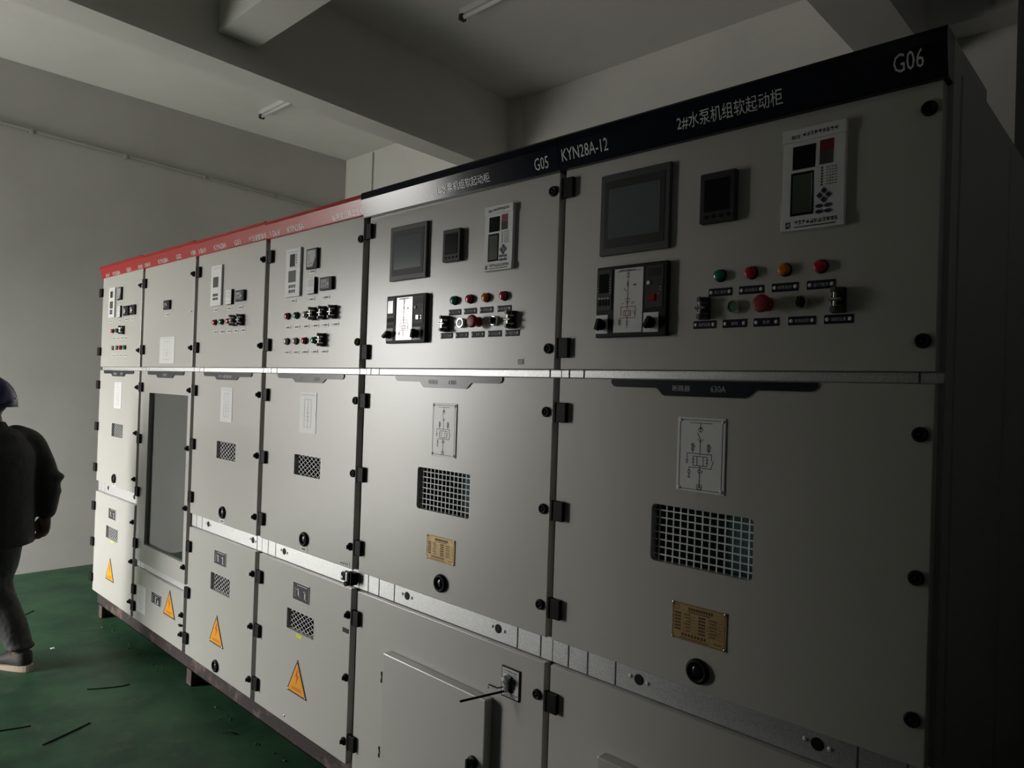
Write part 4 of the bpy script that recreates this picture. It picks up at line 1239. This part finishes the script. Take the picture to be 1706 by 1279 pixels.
arm((.180, -.005, 1.305), (.262, -.075, 1.07), (.250, -.095, .872), (.02, .06, -1), (0, 1, .06))
arm((-.180, .010, 1.305), (-.262, .065, 1.07), (-.240, .190, .890), (.0, .55, -.9), (0, .9, .5))
def leg(hip, knee, ankle, heel, toe):
    B.limb([hip, knee, ankle], [.085, .055, .038])
    B.limb([ankle, (heel[0], heel[1] + .03, .045)], [.036, .036])
    B.limb([(heel[0], heel[1] + .03, .042), ((heel[0] + toe[0]) / 2, (heel[1] + toe[1]) / 2, .046), (toe[0], toe[1] - .02, .034)], [(.032, .026), (.040, .030), (.036, .018)])
leg((.090, .0, .84), (.100, .075, .455), (.100, -.125, .095), (.100, -.175, 0), (.108, .075, 0))
leg((-.090, .0, .84), (-.100, .245, .465), (-.100, .375, .095), (-.100, .325, 0), (-.108, .575, 0))
body = put('body', B.fused('body', .0055, 3), 'skin', P, (0, 0, 0), smooth=True)

J = Flesh()
J.limb([(0, -.005, .715), (0, -.005, .90), (0, .0, 1.08), (0, .0, 1.22), (0, .005, 1.32), (0, .016, 1.375)], [(.228, .165), (.222, .160), (.220, .158), (.222, .148), (.172, .112), (.082, .078)], 28, False)
J.limb([(0, .018, 1.36), (0, .028, 1.412)], [(.076, .072), (.068, .066)], 24, False)
for s, el, wr in ((1, (.268, -.082, 1.07), (.252, -.100, .885)), (-1, (-.272, .065, 1.07), (-.245, .175, .905))):
    J.limb([(s * .12, 0, 1.335), (s * .205, -.01 * s, 1.285), (s * .245, (el[1] * .5), 1.19), el, ((el[0] + wr[0]) / 2 + s * .006, (el[1] + wr[1]) / 2, (el[2] + wr[2]) / 2), wr], [.066, .076, .070, .064, .062, .053], 20)
    J.sphere((el[0] + s * .022, el[1] - .02, el[2] + .012), .058, (1, 1, .55)).sphere((el[0] + s * .008, el[1] - .012, el[2] - .075), .062, (1, 1, .6))     # bunched cloth at the elbow
for a, z, w_ in ((-.4, .80, .020), (.5, .86, .016), (1.1, .95, .018), (-1.1, 1.02, .018)):
    J.limb([(math.sin(a) * .19, -math.cos(a) * .138 - .004, z - .07), (math.sin(a + .1) * .195, -math.cos(a + .1) * .140, z + .12)], [w_, w_ * .6], 10)   # hanging folds
jk = put('jacket', J.fused('jacket', .010, 6), 'jacket_black', P, (0, 0, 0), smooth=True)
jk['label'] = 'black long-sleeved jacket'

T = Flesh()
T.limb([(0, 0, .78), (0, 0, .90)], [(.165, .115), (.15, .105)], 24, False)
T.limb([(.085, .0, .84), (.098, .045, .62), (.102, .070, .455), (.104, -.045, .25), (.102, -.112, .125)], [.105, .092, .076, .074, .066], 20, False)
T.limb([(-.085, .0, .84), (-.098, .13, .64), (-.102, .238, .465), (-.102, .32, .25), (-.102, .365, .115)], [.105, .092, .076, .074, .066], 20, False)
for (x, y, z) in ((.104, -.085, .175), (.104, -.115, .130), (.103, .085, .44), (-.102, .335, .165)):
    T.sphere((x, y, z), .074, (1, 1, .30))                                            # gathered cloth at knee and hem
tr = put('trousers', T.fused('trousers', .009, 4), 'trouser_grey', P, (0, 0, 0), smooth=True)
tr['label'] = 'dark grey loose trousers'

def shoe(x, y0):
    S = Flesh()
    S.limb([(x, y0 + .035, .055), (x, y0 + .10, .060), (x + .002, y0 + .17, .050), (x + .004, y0 + .245, .038)], [(.039, .048), (.043, .044), (.046, .034), (.036, .022)], 20)
    S.limb([(x, y0 + .045, .06), (x, y0 + .050, .105)], [(.042, .050), (.040, .046)], 18, False)
    o = put('shoe', S.fused('shoe', .006, 3), 'shoe_dark', P, (0, 0, 0), smooth=True)
    o['label'] = 'dark sports shoe with pale sole'
    q = Flesh()
    pts = []
    for k in range(28):
        a = 2 * PI * k / 28
        yy = y0 + .133 + .148 * math.sin(a)
        wd = .041 + .008 * (yy - y0 - .05) / .2
        xx = x + wd * math.cos(a) * (abs(math.cos(a)) ** -.35 if abs(math.cos(a)) > .02 else 1)
        pts.append((xx, yy))
    bm2 = bmesh.new()
    lo = [bm2.verts.new((a, b_, 0.0005)) for a, b_ in pts]; hi = [bm2.verts.new((a * 1.0, b_, .028 + .008 * max(0, (y0 + .10 - b_) / .1))) for a, b_ in pts]
    bm2.faces.new(lo); bm2.faces.new(list(reversed(hi)))
    for k in range(28):
        bm2.faces.new((lo[k], hi[k], hi[(k + 1) % 28], lo[(k + 1) % 28]))
    bmesh.ops.recalc_face_normals(bm2, faces=bm2.faces)
    q._merge(bm2)
    put('sole', q.mesh('sole'), 'shoe_sole', o, (0, 0, 0))
shoe(.100, -.195)
shoe(-.100, .305)

# hair at the nape, hard hat with brim and chin strap
hair = Flesh()
hair.sphere((0, .030, 1.545), .083, (.93, 1.02, .95), 24, 16)
put('hair', hair.mesh('hair'), 'hair_black', P, (0, 0, 0), smooth=True)
H = bmesh.new()
bmesh.ops.create_uvsphere(H, u_segments=36, v_segments=20, radius=1)
bmesh.ops.delete(H, geom=[v for v in H.verts if v.co.z < -.08], context='VERTS')
for v in H.verts:
    z = v.co.z
    ridge = .010 * math.exp(-(v.co.x / .16) ** 2) * max(0, z)
    v.co = Vector((v.co.x * .119, v.co.y * .142 + .045, 1.518 + z * .160 + ridge))
bmesh.ops.solidify(H, geom=list(H.faces), thickness=.004)
q = MB(); q._merge(H)
hat = put('hard_hat', q.mesh('hard_hat'), 'helmet_blue', P, (0, 0, 0), smooth=True)
hat['label'] = 'dark blue hard hat'
br = bmesh.new()
N = 40
ri, ro, lo_ = [], [], []
for k in range(N):
    a = 2 * PI * k / N
    cx_, sy_ = math.cos(a), math.sin(a)
    f_ = .003 + .034 * max(0, sy_) ** 3
    ri.append(br.verts.new((cx_ * .116, sy_ * .139 + .045, 1.522)))
    ro.append(br.verts.new((cx_ * (.119 + f_), sy_ * (.142 + f_) + .045, 1.506 - .010 * max(0, sy_))))
    lo_.append(br.verts.new((cx_ * .116, sy_ * .139 + .045, 1.510)))
for k in range(N):
    j = (k + 1) % N
    br.faces.new((ri[k], ri[j], ro[j], ro[k])); br.faces.new((ro[k], ro[j], lo_[j], lo_[k])); br.faces.new((lo_[k], lo_[j], ri[j], ri[k]))
bmesh.ops.recalc_face_normals(br, faces=br.faces)
q = MB(); q._merge(br)
put('hat_brim', q.mesh('hat_brim'), 'helmet_blue', hat, (0, 0, 0), smooth=True)
q = MB()
for s in (-1, 1):
    q.sphere((s * .115, .01, 1.553), .006, (.5, 1, 1), 10, 6)
q.sphere((0.045, -.086, 1.555), .006, (1, .5, 1), 10, 6)
put('hat_rivet', q.mesh('hat_rivet'), 'steel', hat, (0, 0, 0))
q = MB()
for s in (-1, 1):
    q.tube([(s * .100, .05, 1.515), (s * .080, .075, 1.455), (s * .035, .100, 1.418), (0, .105, 1.410)], .0045, 8)
put('chin_strap', q.mesh('chin_strap'), 'black_plastic', hat, (0, 0, 0))
